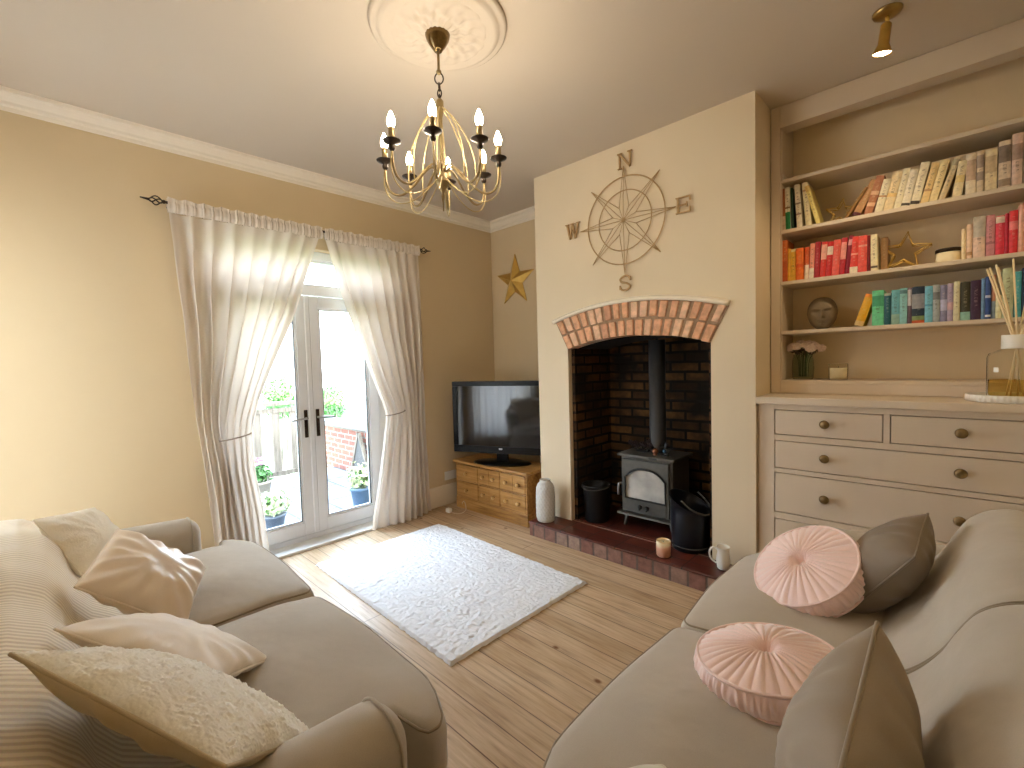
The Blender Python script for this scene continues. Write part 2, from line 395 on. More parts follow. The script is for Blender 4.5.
pts = [P(RE + .012, lerp(-HE - .008, HE - .002, k / 40), -.012) for k in range(41)]
ed.tube(pts, .016, 8)
for k in range(40):
    a0, a1 = lerp(-HE - .008, HE - .002, k / 40), lerp(-HE - .008, HE - .002, (k + 1) / 40)
    ed.hexa([P(RE + .002, a0, -.022), P(RE + .002, a1, -.022), P(RE + .002, a1, .0), P(RE + .002, a0, .0), P(RE + .032, a0, -.010), P(RE + .032, a1, -.010), P(RE + .032, a1, .0), P(RE + .032, a0, .0)])
ed.build('plaster_edge', M['trim'], ar)
# hearth
he = thing('hearth', 'raised hearth of dark red quarry tiles with brick front edge', 'hearth', (-1.65, 3.0, 0))
HX0, HX1, HY0 = -2.44 + 1.65, -.86 + 1.65, 2.665 - 3.0
MB().box(HX0, HX1, HY0 + .005, -.102, 0, .098).box(OL + .033 + 1.65, OR - .033 + 1.65, -.102, .458, 0, .098).build('brick_front', M['hearthbrick'], he, bevel=.004)
MB().box(HX0 - .004, HX1, HY0 - .004, -.101, .098, .116).box(OL + .001 + 1.65, OR - .001 + 1.65, -.101, -.056, .098, .116).box(OL + .031 + 1.65, OR - .031 + 1.65, -.056, .459, .098, .116).build('tile_top', M['tile'], he, bevel=.006, seg=3)
MB().box(-.54, .55, -.095, -.088, .1165, .1195).build('joint_strip', plain('pale_joint', rgb(150, 120, 104), .6), he)
# cornice and baseboards
def cornice(nm, p0, p1, nx, ny, mitre0=0, mitre1=0):
    prof = [(0, 0), (.004, 0), (.006, .022), (.018, .03), (.022, .045), (.045, .072), (.062, .08), (.064, .095), (.066, .10), (0, .10)]
    d = Vector((p1[0] - p0[0], p1[1] - p0[1], 0)).normalized(); b = MB(); vs = []
    for (p, mt, sg) in ((p0, mitre0, 1), (p1, mitre1, -1)):
        for (a, z) in prof: vs.append((p[0] + nx * a + d.x * a * mt * sg, p[1] + ny * a + d.y * a * mt * sg, CZ - .10 + z))
    L = len(prof); fs = [(i, (i + 1) % L, (i + 1) % L + L, i + L) for i in range(L)] + [tuple(range(L)), tuple(range(L, 2 * L))[::-1]]
    return struct(b.add(vs, fs).build(nm, M['trim']))
cornice('trim_1', (WX, FY), (WX, RY), 1, 0, 1, 1)
cornice('trim_2', (WX, RY), (CHL, RY), 0, -1, 1, 0)
cornice('trim_3', (WX, FY), (RX, FY), 0, 1, 1, 1)
cornice('trim_4', (RX, FY), (RX, 3.18), -1, 0, 1, 0)
def skirt(nm, b): struct(b.build(nm, M['trim'], bevel=.006, seg=2))
skirt('baseboard_left', MB().box(WX, WX + .02, DY1 + .05, RY, 0, .20).box(WX, WX + .02, FY, DY0 - .05, 0, .20))
skirt('baseboard_rear', MB().box(WX + .02, CHL, RY - .02, RY, 0, .20))
# ceiling rose
ro = thing('ceiling_rose', 'large round plaster ceiling rose with swirling acanthus relief', 'ceiling rose', (-1.672, 1.317, CZ))
MB().lathe([(.305, 0), (.302, -.012), (.29, -.02), (.278, -.014), (.268, -.022), (.255, -.03), (.245, -.03)], 64).build('moulded_rim', M['ceil'], ro)
def rosef(u, v):
    r = .25 * (1 - v); a = 2 * pi * u
    leaf = .5 + .5 * cos(12 * (a + 1.1 * (r / .25) ** 1.3)); leaf2 = .5 + .5 * cos(20 * (a - .7 * r / .25))
    env = sstep(.235, .16, r) * sstep(.05, .08, r)
    z = -.018 - .012 * sstep(.25, .2, r) - .010 * env * leaf * (0.5 + .5 * sin(r * 60)) - .005 * env * leaf2
    z -= .010 * sstep(.10, .07, r)
    return (r * cos(a), r * sin(a), z)
MB().grid(rosef, 160, 44, cu=True).build('acanthus_dome', M['ceil'], ro)

# ------------------------------------------------------------------ garden door
DX = -3.70
d1 = bpy.data.objects.new('door_1', None); COL.objects.link(d1); d1.location = (DX, (DY0 + DY1) / 2, 0)
tag(d1, 'white glazed double garden door with a pane above', None, None, 'structure')
def L(y): return y - (DY0 + DY1) / 2
fr = MB(); f0, f1 = L(DY0), L(DY1); ft = DZ1
fr.box(-.07, .0, f0, f0 + .075, .02, ft); fr.box(-.07, .0, f1 - .075, f1, .02, ft); fr.box(-.07, .0, f0, f1, ft - .07, ft)
fr.box(-.07, .005, f0 + .075, f1 - .075, 1.975, 2.05); fr.box(-.07, .0, f0, f1, .02, .062)
fr.build('door_frame', M['upvc'], d1, bevel=.006)
MB().box(-.04, -.032, f0 + .09, f1 - .09, 2.055, ft - .075).build('glass_pane', M['glass'], d1)
tr = MB(); 
for (a, b, c, d) in ((f0 + .075, f1 - .075, 2.05, 2.068), (f0 + .075, f1 - .075, ft - .088, ft - .07)): tr.box(-.06, -.012, a, b, c, d)
tr.build('fanlight_bead', M['upvc'], d1, bevel=.004)
mid = 0.0
for sgn in (-1, 1):
    y0, y1 = (f0 + .08, mid - .002) if sgn < 0 else (mid + .002, f1 - .08)
    lf = MB(); t = .088
    lf.box(-.058, .012, y0, y0 + t, .066, 1.968); lf.box(-.058, .012, y1 - t, y1, .066, 1.968)
    lf.box(-.058, .012, y0 + t, y1 - t, .066, .066 + .10); lf.box(-.058, .012, y0 + t, y1 - t, 1.968 - .095, 1.968)
    bd = .014
    lf.box(-.045, .004, y0 + t, y0 + t + bd, .166, 1.873); lf.box(-.045, .004, y1 - t - bd, y1 - t, .166, 1.873)
    lf.box(-.045, .004, y0 + t, y1 - t, .166, .166 + bd); lf.box(-.045, .004, y0 + t, y1 - t, 1.873 - bd, 1.873)
    leaf = lf.build('door_leaf', M['upvc'], d1, bevel=.005)
    MB().box(-.028, -.02, y0 + t, y1 - t, .166, 1.873).build('glass_pane', M['glass'], leaf)
    gk = MB()
    for (a, b, c, d) in ((y0 + t + bd, y0 + t + bd + .004, .18, 1.86), (y1 - t - bd - .004, y1 - t - bd, .18, 1.86), (y0 + t + bd, y1 - t - bd, .18, .184)):
        gk.box(-.019, .002, a, b, c, d)
    gk.build('rubber_gasket', M['blackmatt'], leaf)
    hy = mid + sgn * .047
    hb = MB().box(.012, .020, hy - .014, hy + .014, .845, 1.065).build('handle_plate', M['dark_metal'], leaf, bevel=.006, seg=3)
    hd = MB().tube(smooth_path([(.016, hy, 1.0), (.045, hy, 1.0), (.055, hy + sgn * .012, 1.0), (.056, hy + sgn * .06, .998), (.052, hy + sgn * .118, .992)], 5), .0085, 10)
    hd.build('handle', M['steel'], leaf)
MB().box(-.075, .02, -.02, .02, .07, 1.966).build('meeting_bead', M['upvc'], d1, bevel=.008, seg=3)
MB().box(-.07, -3.53 - DX, f0 - .0, f1 + .03, .0, .022).build('threshold_board', plain('threshold_white', rgb(226, 224, 220), .35), d1, bevel=.004)
# ------------------------------------------------------------------ outside the door
GZ = -.08
def paving():
    m, nt, out = new_mat('stone_paving'); b = principled(nt, out, None, 0.7, 0, .4)
    br = nt.nodes.new('ShaderNodeTexBrick'); nt.links.new(coords(nt), br.inputs['Vector'])
    br.inputs['Color1'].default_value = rgb(116, 118, 122); br.inputs['Color2'].default_value = rgb(96, 99, 104); br.inputs['Mortar'].default_value = rgb(62, 62, 64)
    br.inputs['Scale'].default_value = 1; br.inputs['Brick Width'].default_value = .62; br.inputs['Row Height'].default_value = .42; br.inputs['Mortar Size'].default_value = .012
    n = ntex(nt, coords(nt, scale=(1, 2.2, 1)), 7, 5)
    nt.links.new(mixc(nt, .6, br.outputs['Color'], ramp(nt, n.outputs[0], [(.3, (.6, .62, .66, 1)), (.7, (1.25, 1.25, 1.25, 1))]), 'MULTIPLY'), b.inputs['Base Color']); return m
struct(MB().box(-6.6, WX - .28, -4.5, 3.1, GZ - .3, GZ).build('ground_patio', paving()), 'grey stone patio outside the garden door')
struct(MB().box(-60, -6.6, -40, 40, -3.2, -3.0).build('ground_lawn', plain('far_grass', rgb(150, 168, 118), .9, var=.2, nscale=.6)), 'pale green land beyond the garden')
# balustrade
fn = thing('timber_balustrade', 'weathered grey timber balustrade at the patio edge', 'balustrade', (-6.05, 1.0, GZ))
FB = MB(); 
MB().box(-.055, .055, -4.2, 1.60, 1.02, 1.065).build('top_rail', M['oldwood'], fn, bevel=.006)
MB().box(-.03, .03, -4.2, 1.60, .14, .20).build('bottom_rail', M['oldwood'], fn, bevel=.004)
MB().box(-.03, .03, -4.2, 1.60, .93, .985).build('sub_rail', M['oldwood'], fn, bevel=.004)
first = None
for k in range(26):
    y = 1.42 - k * .215
    if first is None: first = MB().box(-.02, .02, -.045, .045, .19, .94).build('baluster', M['oldwood'], fn, (0, y, 0), bevel=.003)
    else: c = first.copy(); COL.objects.link(c); c.location = (0, y, 0)
first = None
for y in (1.55, .40, -1.0, -2.4):
    if first is None: first = MB().box(-.05, .05, -.05, .05, -.3, 1.02).build('post', M['oldwood'], fn, (-.03, y, 0), bevel=.005)
    else: c = first.copy(); COL.objects.link(c); c.location = (-.03, y, 0)
# brick garden wall
gw = thing('garden_wall', 'red brick garden wall with flat stone coping beside the patio', 'wall', (-5.4, 3.06, GZ))
MB().box(-1.6, 1.45, -.11, .11, -.2, .62).build('brickwork', brick_mat('garden_brick', rgb(150, 92, 78), rgb(120, 78, 70), rgb(130, 126, 122), 'xz'), gw)
MB().box(-1.63, 1.47, -.15, .15, .62, .68).build('coping', plain('coping_stone', rgb(120, 118, 120), .8, var=.15, nscale=12), gw, bevel=.008)
# leafy shapes
def leaves(b, c, R, n, s, sq=(1, 1, 1), mi=0, shell=.55):
    for _ in range(n):
        d = Vector((random.gauss(0, 1), random.gauss(0, 1), random.gauss(0, 1))).normalized()
        r = R * random.uniform(shell, 1.0); lump = 1 + .25 * noise.noise(d * 2.3 + Vector(c))
        p = Vector(c) + Vector((d.x * sq[0], d.y * sq[1], d.z * sq[2])) * r * lump
        t = (d + Vector((random.uniform(-.8, .8), random.uniform(-.8, .8), random.uniform(-.3, .9)))).normalized(); q = t.orthogonal().normalized(); w2 = t.cross(q)
        a = random.uniform(0, 6.28); q, w2 = q * cos(a) + w2 * sin(a), w2 * cos(a) - q * sin(a); S = s * random.uniform(.6, 1.2)
        b.add([p - q * S, p + w2 * S * .45, p + q * S, p - w2 * S * .45 + t * S * .2], [(0, 1, 2, 3)], mi)
leafm = [plain('leaf_%d' % i, c, .6, var=.25, nscale=2) for i, c in enumerate((rgb(120, 168, 92), rgb(70, 118, 58), rgb(176, 190, 150)))]
for (loc, R, lab) in (((-13.0, 4.43, .80), .47, 'bright green round bush standing beyond the timber balustrade'), ((-13.0, 5.86, .52), .38, 'bright green bush beyond the coping of the brick garden wall')):
    t = thing('bush', lab, 'bush', (loc[0], loc[1], -3.0))
    h = loc[2] + 3.0; b = MB(); leaves(b, (0, 0, h), R, 2200, .055, (1, 1, .9), 0); leaves(b, (0, 0, h - .35), R * .95, 1000, .06, (1, 1, .9), 1)
    b.build('foliage', leafm, t)
    tk = MB()
    for k in range(5): tk.tube(smooth_path([(0, 0, 0), (.1 * cos(k * 1.3), .1 * sin(k * 1.3), h * .5), (.25 * cos(k * 1.3), .25 * sin(k * 1.3), h - .2)], 5), [lerp(.09, .03, i / 10) for i in range(11)], 7)
    tk.build('stems', M['oldwood'], t)
# potted plants
def pot_prof(r, h): return [(0, 0), (r * .72, 0), (r * .74, .004), (r * .97, h * .86), (r * 1.06, h * .87), (r * 1.08, h), (r * .97, h), (r * .94, h * .9), (0, h * .9)]
potgrey = plain('slate_glaze', rgb(98, 110, 126), .35, var=.15, nscale=15)
t = thing('potted_plant', 'pale leafy plant in small slate pot just outside the left door leaf', 'plant', (-4.43, 1.40, GZ))
MB().lathe(pot_prof(.10, .16), 28).build('pot', potgrey, t)
b = MB(); leaves(b, (0, 0, .26), .155, 520, .032, (1, 1, .75), 2, .3); leaves(b, (0, 0, .24), .12, 160, .03, (1, 1, .8), 0, .3)
b.build('foliage', leafm, t)
t = thing('potted_plant', 'blue-grey pot with feathery plant beyond the right door leaf', 'plant', (-4.49, 2.29, GZ))
MB().lathe(pot_prof(.115, .21), 28).build('pot', plain('blue_glaze', rgb(84, 110, 140), .3, var=.1), t)
b = MB(); leaves(b, (0, 0, .31), .16, 420, .035, (1, 1, 1.0), 2, .2); leaves(b, (0, 0, .30), .12, 160, .03, (1, 1, .9), 1, .3); b.build('foliage', leafm, t)
t = thing('potted_plant', 'magenta flowers in a tub in front of the timber balustrade', 'plant', (-5.62, 1.64, GZ))
MB().lathe(pot_prof(.13, .22), 28).build('pot', plain('stone_pot', rgb(168, 160, 146), .8, var=.1), t)
b = MB(); leaves(b, (0, 0, .30), .15, 300, .035, (1, 1, .7), 1, .2); b.build('foliage', leafm, t)
b = MB()
for k in range(40):
    a = random.uniform(0, 6.28); rr = .14 * sqrt(random.random()); c = (rr * cos(a), rr * sin(a), .40 + .06 * (1 - (rr / .14) ** 2) + random.uniform(-.02, .02))
    for j in range(5): b.ball((c[0] + .012 * cos(j * 1.257), c[1] + .012 * sin(j * 1.257), c[2]), .011, 6, 4, 0, (1, 1, .6))
b.build('blossom', plain('magenta_petal', rgb(226, 112, 186), .6, var=.15, nscale=30), t)
# A-shaped board
t = thing('easel_board', 'dark A-shaped board with pale timber frame leaning outside by the brick wall', 'board', (-5.66, 2.86, GZ))
b = MB(); 
for s in (-1, 1):
    b.hexa([(s * .27, -.0, 0), (s * .27 + .045, 0, 0), (s * .27 + .045, .04, 0), (s * .27, .04, 0), (s * .0 - .02, -.0, .60), (s * .0 + .025, .0, .60), (s * .0 + .025, .04, .60), (s * .0 - .02, .04, .60)])
b.box(-.26, .30, 0, .035, .07, .11); b.build('timber_frame', M['oldwood'], t, bevel=.003)
MB().prism([(-.235, .11), (.26, .11), (.012, .575)], .01, .025, 'y').build('panel', plain('slate_panel', rgb(82, 80, 80), .7, var=.15, nscale=12), t)
# ------------------------------------------------------------------ chandelier
M['chm'] = plain('chandelier_brass', rgb(150, 130, 92), .38, .75, var=.1, nscale=40); M['chm2'] = plain('chandelier_wire', rgb(196, 174, 124), .4, .7, var=.05)
CX, CYY = -1.668, 1.305
ch = thing('chandelier', 'brass eight-arm candle chandelier hanging lit from the ceiling rose', 'chandelier', (CX, CYY, 0))
MB().lathe([(0, 2.79), (.018, 2.79), (.022, 2.797), (.034, 2.812), (.050, 2.840), (.056, 2.862), (.054, 2.873), (0, 2.873)][::1], 32).build('ceiling_cup', M['antique'], ch)
b = MB().tube([(0, 0, 2.80), (0, 0, 2.70)], .006, 8).ball((0, 0, 2.70), .012, 12, 8)
b.build('drop_rod', M['chm'], ch)
b = MB()
def link(z, rx, rz, rot):
    b.tube([(rx * cos(a) * cos(rot), rx * cos(a) * sin(rot), z + rz * sin(a)) for a in [2 * pi * k / 20 for k in range(20)]], .003, 6, True)
link(2.672, .019, .024, .8); link(2.636, .010, .018, 2.2); link(2.608, .009, .018, .6); link(2.590, .008, .014, 2.2)
b.build('chain', M['dark_metal'], ch)
MB().lathe([(0, 2.12), (.003, 2.09), (.004, 2.13), (.008, 2.155), (.005, 2.17), (.012, 2.18), (.032, 2.215), (.036, 2.222), (.020, 2.228), (.016, 2.26), (.020, 2.28), (.012, 2.30), (.009, 2.34), (.009, 2.50), (.013, 2.52), (.017, 2.545), (.017, 2.572), (.010, 2.582), (0, 2.583)], 24).build('stem', M['chm'], ch)
bulbm = emit('warm_bulb', (1.0, .86, .66, 1), BULB)
arm_pts = [(.014, 2.265), (.045, 2.285), (.080, 2.262), (.130, 2.205), (.185, 2.165), (.232, 2.178), (.252, 2.225), (.255, 2.295)]
cagep = [(.012, 2.545), (.060, 2.50), (.115, 2.41), (.145, 2.32), (.152, 2.24), (.150, 2.196)]
swag = [(.020, 2.235), (.070, 2.185), (.130, 2.142), (.190, 2.128), (.240, 2.155), (.262, 2.215), (.257, 2.285)]
for k in range(8):
    a = radians(45 * k); R3 = Matrix.Rotation(a, 4, 'Z')
    def pp(l): return [(r_ * cos(a), r_ * sin(a), z_) for r_, z_ in l]
    ab = MB().tube(smooth_path(pp(arm_pts), 6), .0052, 8)
    arm = ab.build('arm', M['chm'], ch)
    MB().tube(smooth_path(pp(cagep), 6), .0028, 6).build('cage_wire', M['chm2'], ch)
    MB().tube(smooth_path(pp(swag), 6), .0026, 6).build('swag_wire', M['chm2'], ch)
    c = (.255 * cos(a), .255 * sin(a), 0)
    MB().lathe([(0, 2.278), (.006, 2.278), (.012, 2.286), (.013, 2.296), (.009, 2.303), (.036, 2.316), (.038, 2.320), (.012, 2.314), (0, 2.314)], 24, c).build('drip_pan', M['dark_metal'], arm)
    MB().lathe([(.0125, 2.314), (.0125, 2.370), (.011, 2.374), (0, 2.374)], 18, c).build('candle_sleeve', M['chm'], arm)
    MB().lathe([(.009, 2.374), (.013, 2.380), (.0165, 2.394), (.0155, 2.406), (.0095, 2.423), (.004, 2.436), (0, 2.441)], 18, c).build('bulb', bulbm, arm)
# ------------------------------------------------------------------ spotlight
sx, sy = -.232, 2.685
sp_ = thing('ceiling_spotlight', 'small gold ceiling spotlight on a round base before the bookshelves', 'spotlight', (sx, sy, CZ))
MB().lathe([(0, -.022), (.03, -.022), (.050, -.014), (.054, -.004), (.054, 0), (0, 0)], 32).build('base_plate', M['brass'], sp_)
MB().tube([(0, 0, -.018), (0, 0, -.045)], .008, 10).build('swivel', M['gold'], sp_)
hd = thing('x', None, None); bpy.data.objects.remove(hd)
tilt = Matrix.Rotation(radians(8), 4, 'X') @ Matrix.Rotation(radians(8), 4, 'Y')
b = MB(); b.M = Matrix.Translation((0, 0, -.03)) @ tilt
b.lathe([(0, -.012), (.012, -.014), (.02, -.024), (.021, -.10), (.027, -.112), (.036, -.135), (.035, -.138), (.033, -.136), (.024, -.112), (0, -.112)], 28)
hd = b.build('lamp_head', M['gold'], sp_)
b = MB(); b.M = Matrix.Translation((0, 0, -.03)) @ tilt
b.lathe([(0, -.140), (.02, -.139), (.032, -.134), (.030, -.128), (0, -.127)], 28); b.build('bulb', emit('spot_bulb', (1, .84, .56, 1), 30), hd)
ld = bpy.data.lights.new('spot_lamp', 'SPOT'); ld.energy = SPOTW; ld.color = (1, .78, .48); ld.spot_size = radians(110); ld.spot_blend = .8; ld.shadow_soft_size = .03
lo = bpy.data.objects.new('spot_lamp', ld); COL.objects.link(lo); lo.location = (0, 0, -.185); lo.rotation_euler = (radians(8), radians(8), 0); lo.parent = sp_
# ------------------------------------------------------------------ curtain rod and curtains
RODX, RODZ = -3.51, 2.445
rd = thing('curtain_rod', 'thin dark metal curtain rod with twisted cage finials over the door', 'curtain rod', (RODX, 1.52, RODZ))
MB().tube([(0, -.93, 0), (0, .93, 0)], .009, 10).build('pole', M['dark_metal'], rd)
for s in (-1, 1):
    b = MB(); y0 = s * .93
    for q in range(4):
        b.tube([(.026 * sin(pi * t) * cos(q * pi / 2 + 2.6 * t), y0 + s * (.012 + .075 * t), .026 * sin(pi * t) * sin(q * pi / 2 + 2.6 * t)) for t in [k / 12 for k in range(13)]], .004, 6)
    b.ball((0, y0 + s * .01, 0), .012, 10, 8); b.tube([(0, y0 + s * .085, 0), (0, y0 + s * .125, .004)], [.008, .004], 8)
    b.build('finial', M['dark_metal'], rd)
    MB().tube([(0, s * .90, 0), (-.105, s * .90, -.0)], .007, 8).lathe([(0, 0), (.022, 0), (.022, .006), (0, .006)], 16, (0, 0, 0)).build('bracket', M['dark_metal'], rd) if False else MB().tube([(0, s * .905, 0), (WX - RODX, s * .905, 0)], .007, 8).build('bracket', M['dark_metal'], rd)
def curtain(label, outer, inner, zt, seed, flip):
    # outer / inner: tables (z, y)
    t = thing('curtain', label, 'curtain', (RODX, outer[-1][1], 0))
    oy = outer[-1][1]; N = 8.0; nu, nv = 300, 110
    tb = .95
    def fn(u, v):
        z = lerp(.012, zt - .055, v)
        yo, yi = curve1(outer, z), curve1(inner, z); wdt = abs(yi - yo)
        # cloth bunches toward the inner side around the tieback
        g = math.exp(-((z - tb) / .22) ** 2)
        s = u
        y = lerp(yo, yi, s)
        ph = 2 * pi * N * (u + .012 * sin(6 * u + seed)) + seed
        fold = .9 * sin(ph + .6 * sin(v * 3 + seed)) + .35 * sin(2.3 * ph * .5 + seed * 2 + v * 2)
        amp = lerp(.012, .034, sstep(zt - .08, zt - .5, z)) * lerp(1, .62, g)
        hem = sstep(.25, 0, z)
        amp *= 1 + .35 * hem
        x = amp * fold + .012 * sin(3.1 * u * 2 + 2 * v + seed) + .03 * g * sstep(.35, .8, u) - .01
        x += .02 * noise.noise((u * 5 + seed, z * 1.5, 0))
        y += .012 * cos(ph) * lerp(.4, 1, v < .9) * sstep(.0, .05, u) * sstep(1, .95, u)
        y += .018 * noise.noise((u * 4, z * 2.2 + seed, 3.3)) * sstep(zt - .06, zt - .4, z)
        xmin = WX + .012 - RODX
        return (max(x, xmin), y - oy, z)
    b = MB().grid(fn, nu, nv)
    b.build('drop', M['cur'], t)
    b = MB()                                        # gathered rod pocket with a small frill above
    def fh(u, v):
        z = lerp(zt - .058, zt + .028, v); ph = 2 * pi * 21 * (u + .01 * sin(9 * u + seed)) + seed
        y = lerp(outer[-1][1], inner[-1][1], u)
        prof = curve1([(0, .35), (.25, 1.0), (.6, 1.0), (.75, .45), (1, .8)], v)
        x = max(.0112 if .3 < v < .9 else .004, .019 * prof + .004 * sin(ph) + .002 * sin(2.1 * ph))
        z += .005 * sin(ph * .5) * v
        return (x, y - oy + .003 * cos(ph), z)
    def fb(u, v):
        x, y, z = fh(u, v); return (-x - .002, y, z)
    b.grid(fh, 320, 9); b.grid(fb, 320, 9)
    b.build('rod_pocket', M['cur'], t)
    return t
LO = [(0, .745), (.3, .735), (.95, .70), (1.3, .66), (1.9, .625), (2.45, .60)]
LI = [(0, 1.075), (.15, 1.06), (.4, 1.03), (.7, .995), (.95, .985), (1.05, 1.005), (1.25, 1.08), (1.5, 1.19), (1.8, 1.325), (2.1, 1.43), (2.3, 1.50), (2.45, 1.555)]
RO = [(0, 2.50), (.3, 2.48), (1.0, 2.455), (1.8, 2.46), (2.45, 2.45)]
RI_ = [(0, 1.885), (.1, 1.90), (.35, 1.955), (.7, 2.02), (.97, 2.045), (1.08, 2.02), (1.3, 1.94), (1.6, 1.83), (1.9, 1.735), (2.2, 1.65), (2.45, 1.578)]
curtain('cream linen curtain swept back on the side of the door nearest the ribbed sofa throw', LO, LI, RODZ, 1.3, 1)
curtain('cream linen curtain swept back on the side of the door nearest the television', RO, RI_, RODZ, 4.2, -1)
def tieback(label, y0, y1, z):
    b = MB(); c = (y0 + y1) / 2; h = (y1 - y0) / 2
    pts = [(RODX + .012 + .062 * sin(a) * 1.0, c + h * cos(a), z + .015 * cos(a)) for a in [lerp(-.3, pi + .3, k / 24) for k in range(25)]]
    b.tube(pts, .005, 8)
    b.tube([pts[0], (WX, pts[0][1] , z)], .003, 6) if False else None
    tag(b.build('curtain_tieback', M['cordm']), label, 'tieback', 'curtain tiebacks')
M['cordm'] = fabric('tieback_cord', rgb(150, 134, 116))
tieback('thin cord tieback around the curtain nearest the sofa throw', .80, .99, .945)
tieback('thin cord tieback around the curtain nearest the television', 2.04, 2.22, .985)
voile = curtain_mat('sheer_voile', rgb(246, 243, 240), VOILE)
for (VX0, VX1, VZ0, VZ1), lab in zip(WINS, ('pale voile curtain over the window behind the throw-covered sofa',)):
    b = MB().grid(lambda u, v: (lerp(VX0 - .10, VX1 + .10, u), FY + .045 + .014 * sin(u * 60) + .006 * sin(u * 131), lerp(.02, 2.42, v)), 160, 24)
    tag(b.build('curtain', voile), lab, 'curtain')
# ------------------------------------------------------------------ rug
def rugf(u, v):
    x = lerp(-.785, .785, u); y = lerp(-.532, .532, v)
    e = min(u, 1 - u) * 1.57; e2 = min(v, 1 - v) * 1.064; d = min(e, e2)
    n1 = noise.noise((x * 14, y * 14, 1)); n2 = noise.noise((x * 40, y * 36, 5)); n3 = noise.noise((x * 70, y * 70, 9))
    rg = abs(noise.noise((x * 24 + .5 * n2 + 1.2 * n1, y * 32 + n1, 7)))
    z = .019 * sstep(-.001, .012, d) + .004 * n1 * sstep(0, .03, d) - .0032 * sstep(.16, 0, rg) * sstep(0, .04, d) + .004 * n2 + .0015 * n3
    return (x + .006 * n2, y + .006 * noise.noise((x * 30, y * 30, 2)), max(.003, z))
rm = fabric('white_pile', rgb(240, 240, 243), .95, var=.03, weave=350, bstr=.5, sheen=.4)
rg = MB().grid(rugf, 380, 260).build('rug', rm, None, (-2.425, 1.79, 0), (0, 0, radians(-1.2)))
tag(rg, 'white fluffy rectangular rug on the wooden floorboards', 'rug')
M['pineknob'] = plain('waxed_knob', rgb(206, 166, 104), .3, 0, .6, var=.08, nscale=60)
# ------------------------------------------------------------------ drawer cabinet under the television
cab = thing('drawer_cabinet', 'low honey pine cabinet of small knobbed drawers under the television', 'cabinet', (-3.02, 2.955, 0), (0, 0, radians(1.0)))
W2, D2 = .458, .185
MB().box(-W2, W2, -D2 + .018, D2, .10, .445).build('carcass', M['pinedark'], cab, bevel=.003)
MB().box(-W2 - .008, W2 + .008, -D2 - .004, D2, 0, .105).build('plinth', M['pine'], cab, bevel=.006)
MB().box(-W2 - .022, W2 + .022, -D2 - .022, D2 + .01, .445, .468).build('top', M['pine'], cab, bevel=.008, seg=3)
fs = MB()
for x in (-W2, -.145, .14, W2 - .014): fs.box(x, x + .014, -D2, -D2 + .02, .105, .445)
for z in (.105, .268, .435): fs.box(-W2, W2, -D2 + .001, -D2 + .02, z, z + .010)
fs.build('face_frame', M['pine'], cab, bevel=.002)
for r_ in range(2):
    z0 = .118 + r_ * .163; z1 = z0 + .147
    for c_, (xa, xb) in enumerate(((-W2 + .016, -.147), (-.129, .138), (.156, W2 - .016))):
        db = MB().box(xa, xb, -D2 - .002, -D2 + .10, z0, z1)
        mid_ = (xa + xb) / 2
        if c_ == 0: db.box(xa + .004, xb - .004, -D2 - .005, -D2, z0 + .004, z1 - .004)
        else: db.box(xa + .004, mid_ - .0025, -D2 - .005, -D2, z0 + .004, z1 - .004); db.box(mid_ + .0025, xb - .004, -D2 - .005, -D2, z0 + .004, z1 - .004)
        dr = db.build('drawer', M['pine'], cab, bevel=.002)
        for kx in (((xa + xb) / 2,) if c_ == 0 else ((xa * .75 + xb * .25), (xa * .25 + xb * .75))):
            kb = MB(); kb.M = Matrix.Translation((kx, -D2 - .005, (z0 + z1) / 2)) @ Matrix.Rotation(radians(90), 4, 'X')
            kb.lathe([(0, 0), (.008, 0), (.007, .008), (.016, .015), (.019, .022), (.016, .030), (.007, .034), (0, .0345)], 18)
            kb.build('knob', M['pineknob'], dr)
# ------------------------------------------------------------------ television
ang = radians(23)
tv = thing('television', 'black flat television on an oval stand on the pine cabinet', 'television', (-2.985, 2.915, .468), (0, 0, ang))
hw, z0, z1 = .487, .092, .760
# local x along the screen, local -y faces the room
b = MB().box(-hw, hw, -.01, .05, z0, z1); b.box(-hw * .75, hw * .75, .05, .085, z0 + .08, z1 - .09)
b.build('casing', M['black'], tv, bevel=.012, seg=3)
b = MB().box(-hw, hw, -.022, -.008, z0, z0 + .065).box(-hw, hw, -.022, -.008, z1 - .045, z1).box(-hw, -hw + .05, -.022, -.008, z0 + .065, z1 - .045).box(hw - .05, hw, -.022, -.008, z0 + .065, z1 - .045)
b.build('bezel', M['black'], tv, bevel=.004)
scr = plain('screen_glass', rgb(20, 19, 23), .06, 0, .7, var=0)
MB().box(-hw + .05, hw - .05, -.014, -.006, z0 + .065, z1 - .045).build('screen', scr, tv)
MB().box(-.02, .014, -.0235, -.0215, z0 + .036, z0 + .050).build('badge', plain('silver_badge', rgb(205, 205, 210), .3, .6, var=0), tv)
MB().lathe([(0, .002), (.28, .002), (.285, .008), (.27, .016), (.08, .024), (0, .026)], 48, fn=lambda r_, z_, a: (r_ * (1 if abs(cos(a)) > 0 else 1) * sqrt(cos(a) ** 2 + (.46 * sin(a)) ** 2) ** 0 * (1 / sqrt(cos(a) ** 2 + (sin(a) / .5) ** 2)), z_)).build('stand_base', M['black'], tv)
MB().box(-.055, .055, -.0, .035, .018, z0 + .03).build('stand_neck', M['black'], tv, bevel=.006)
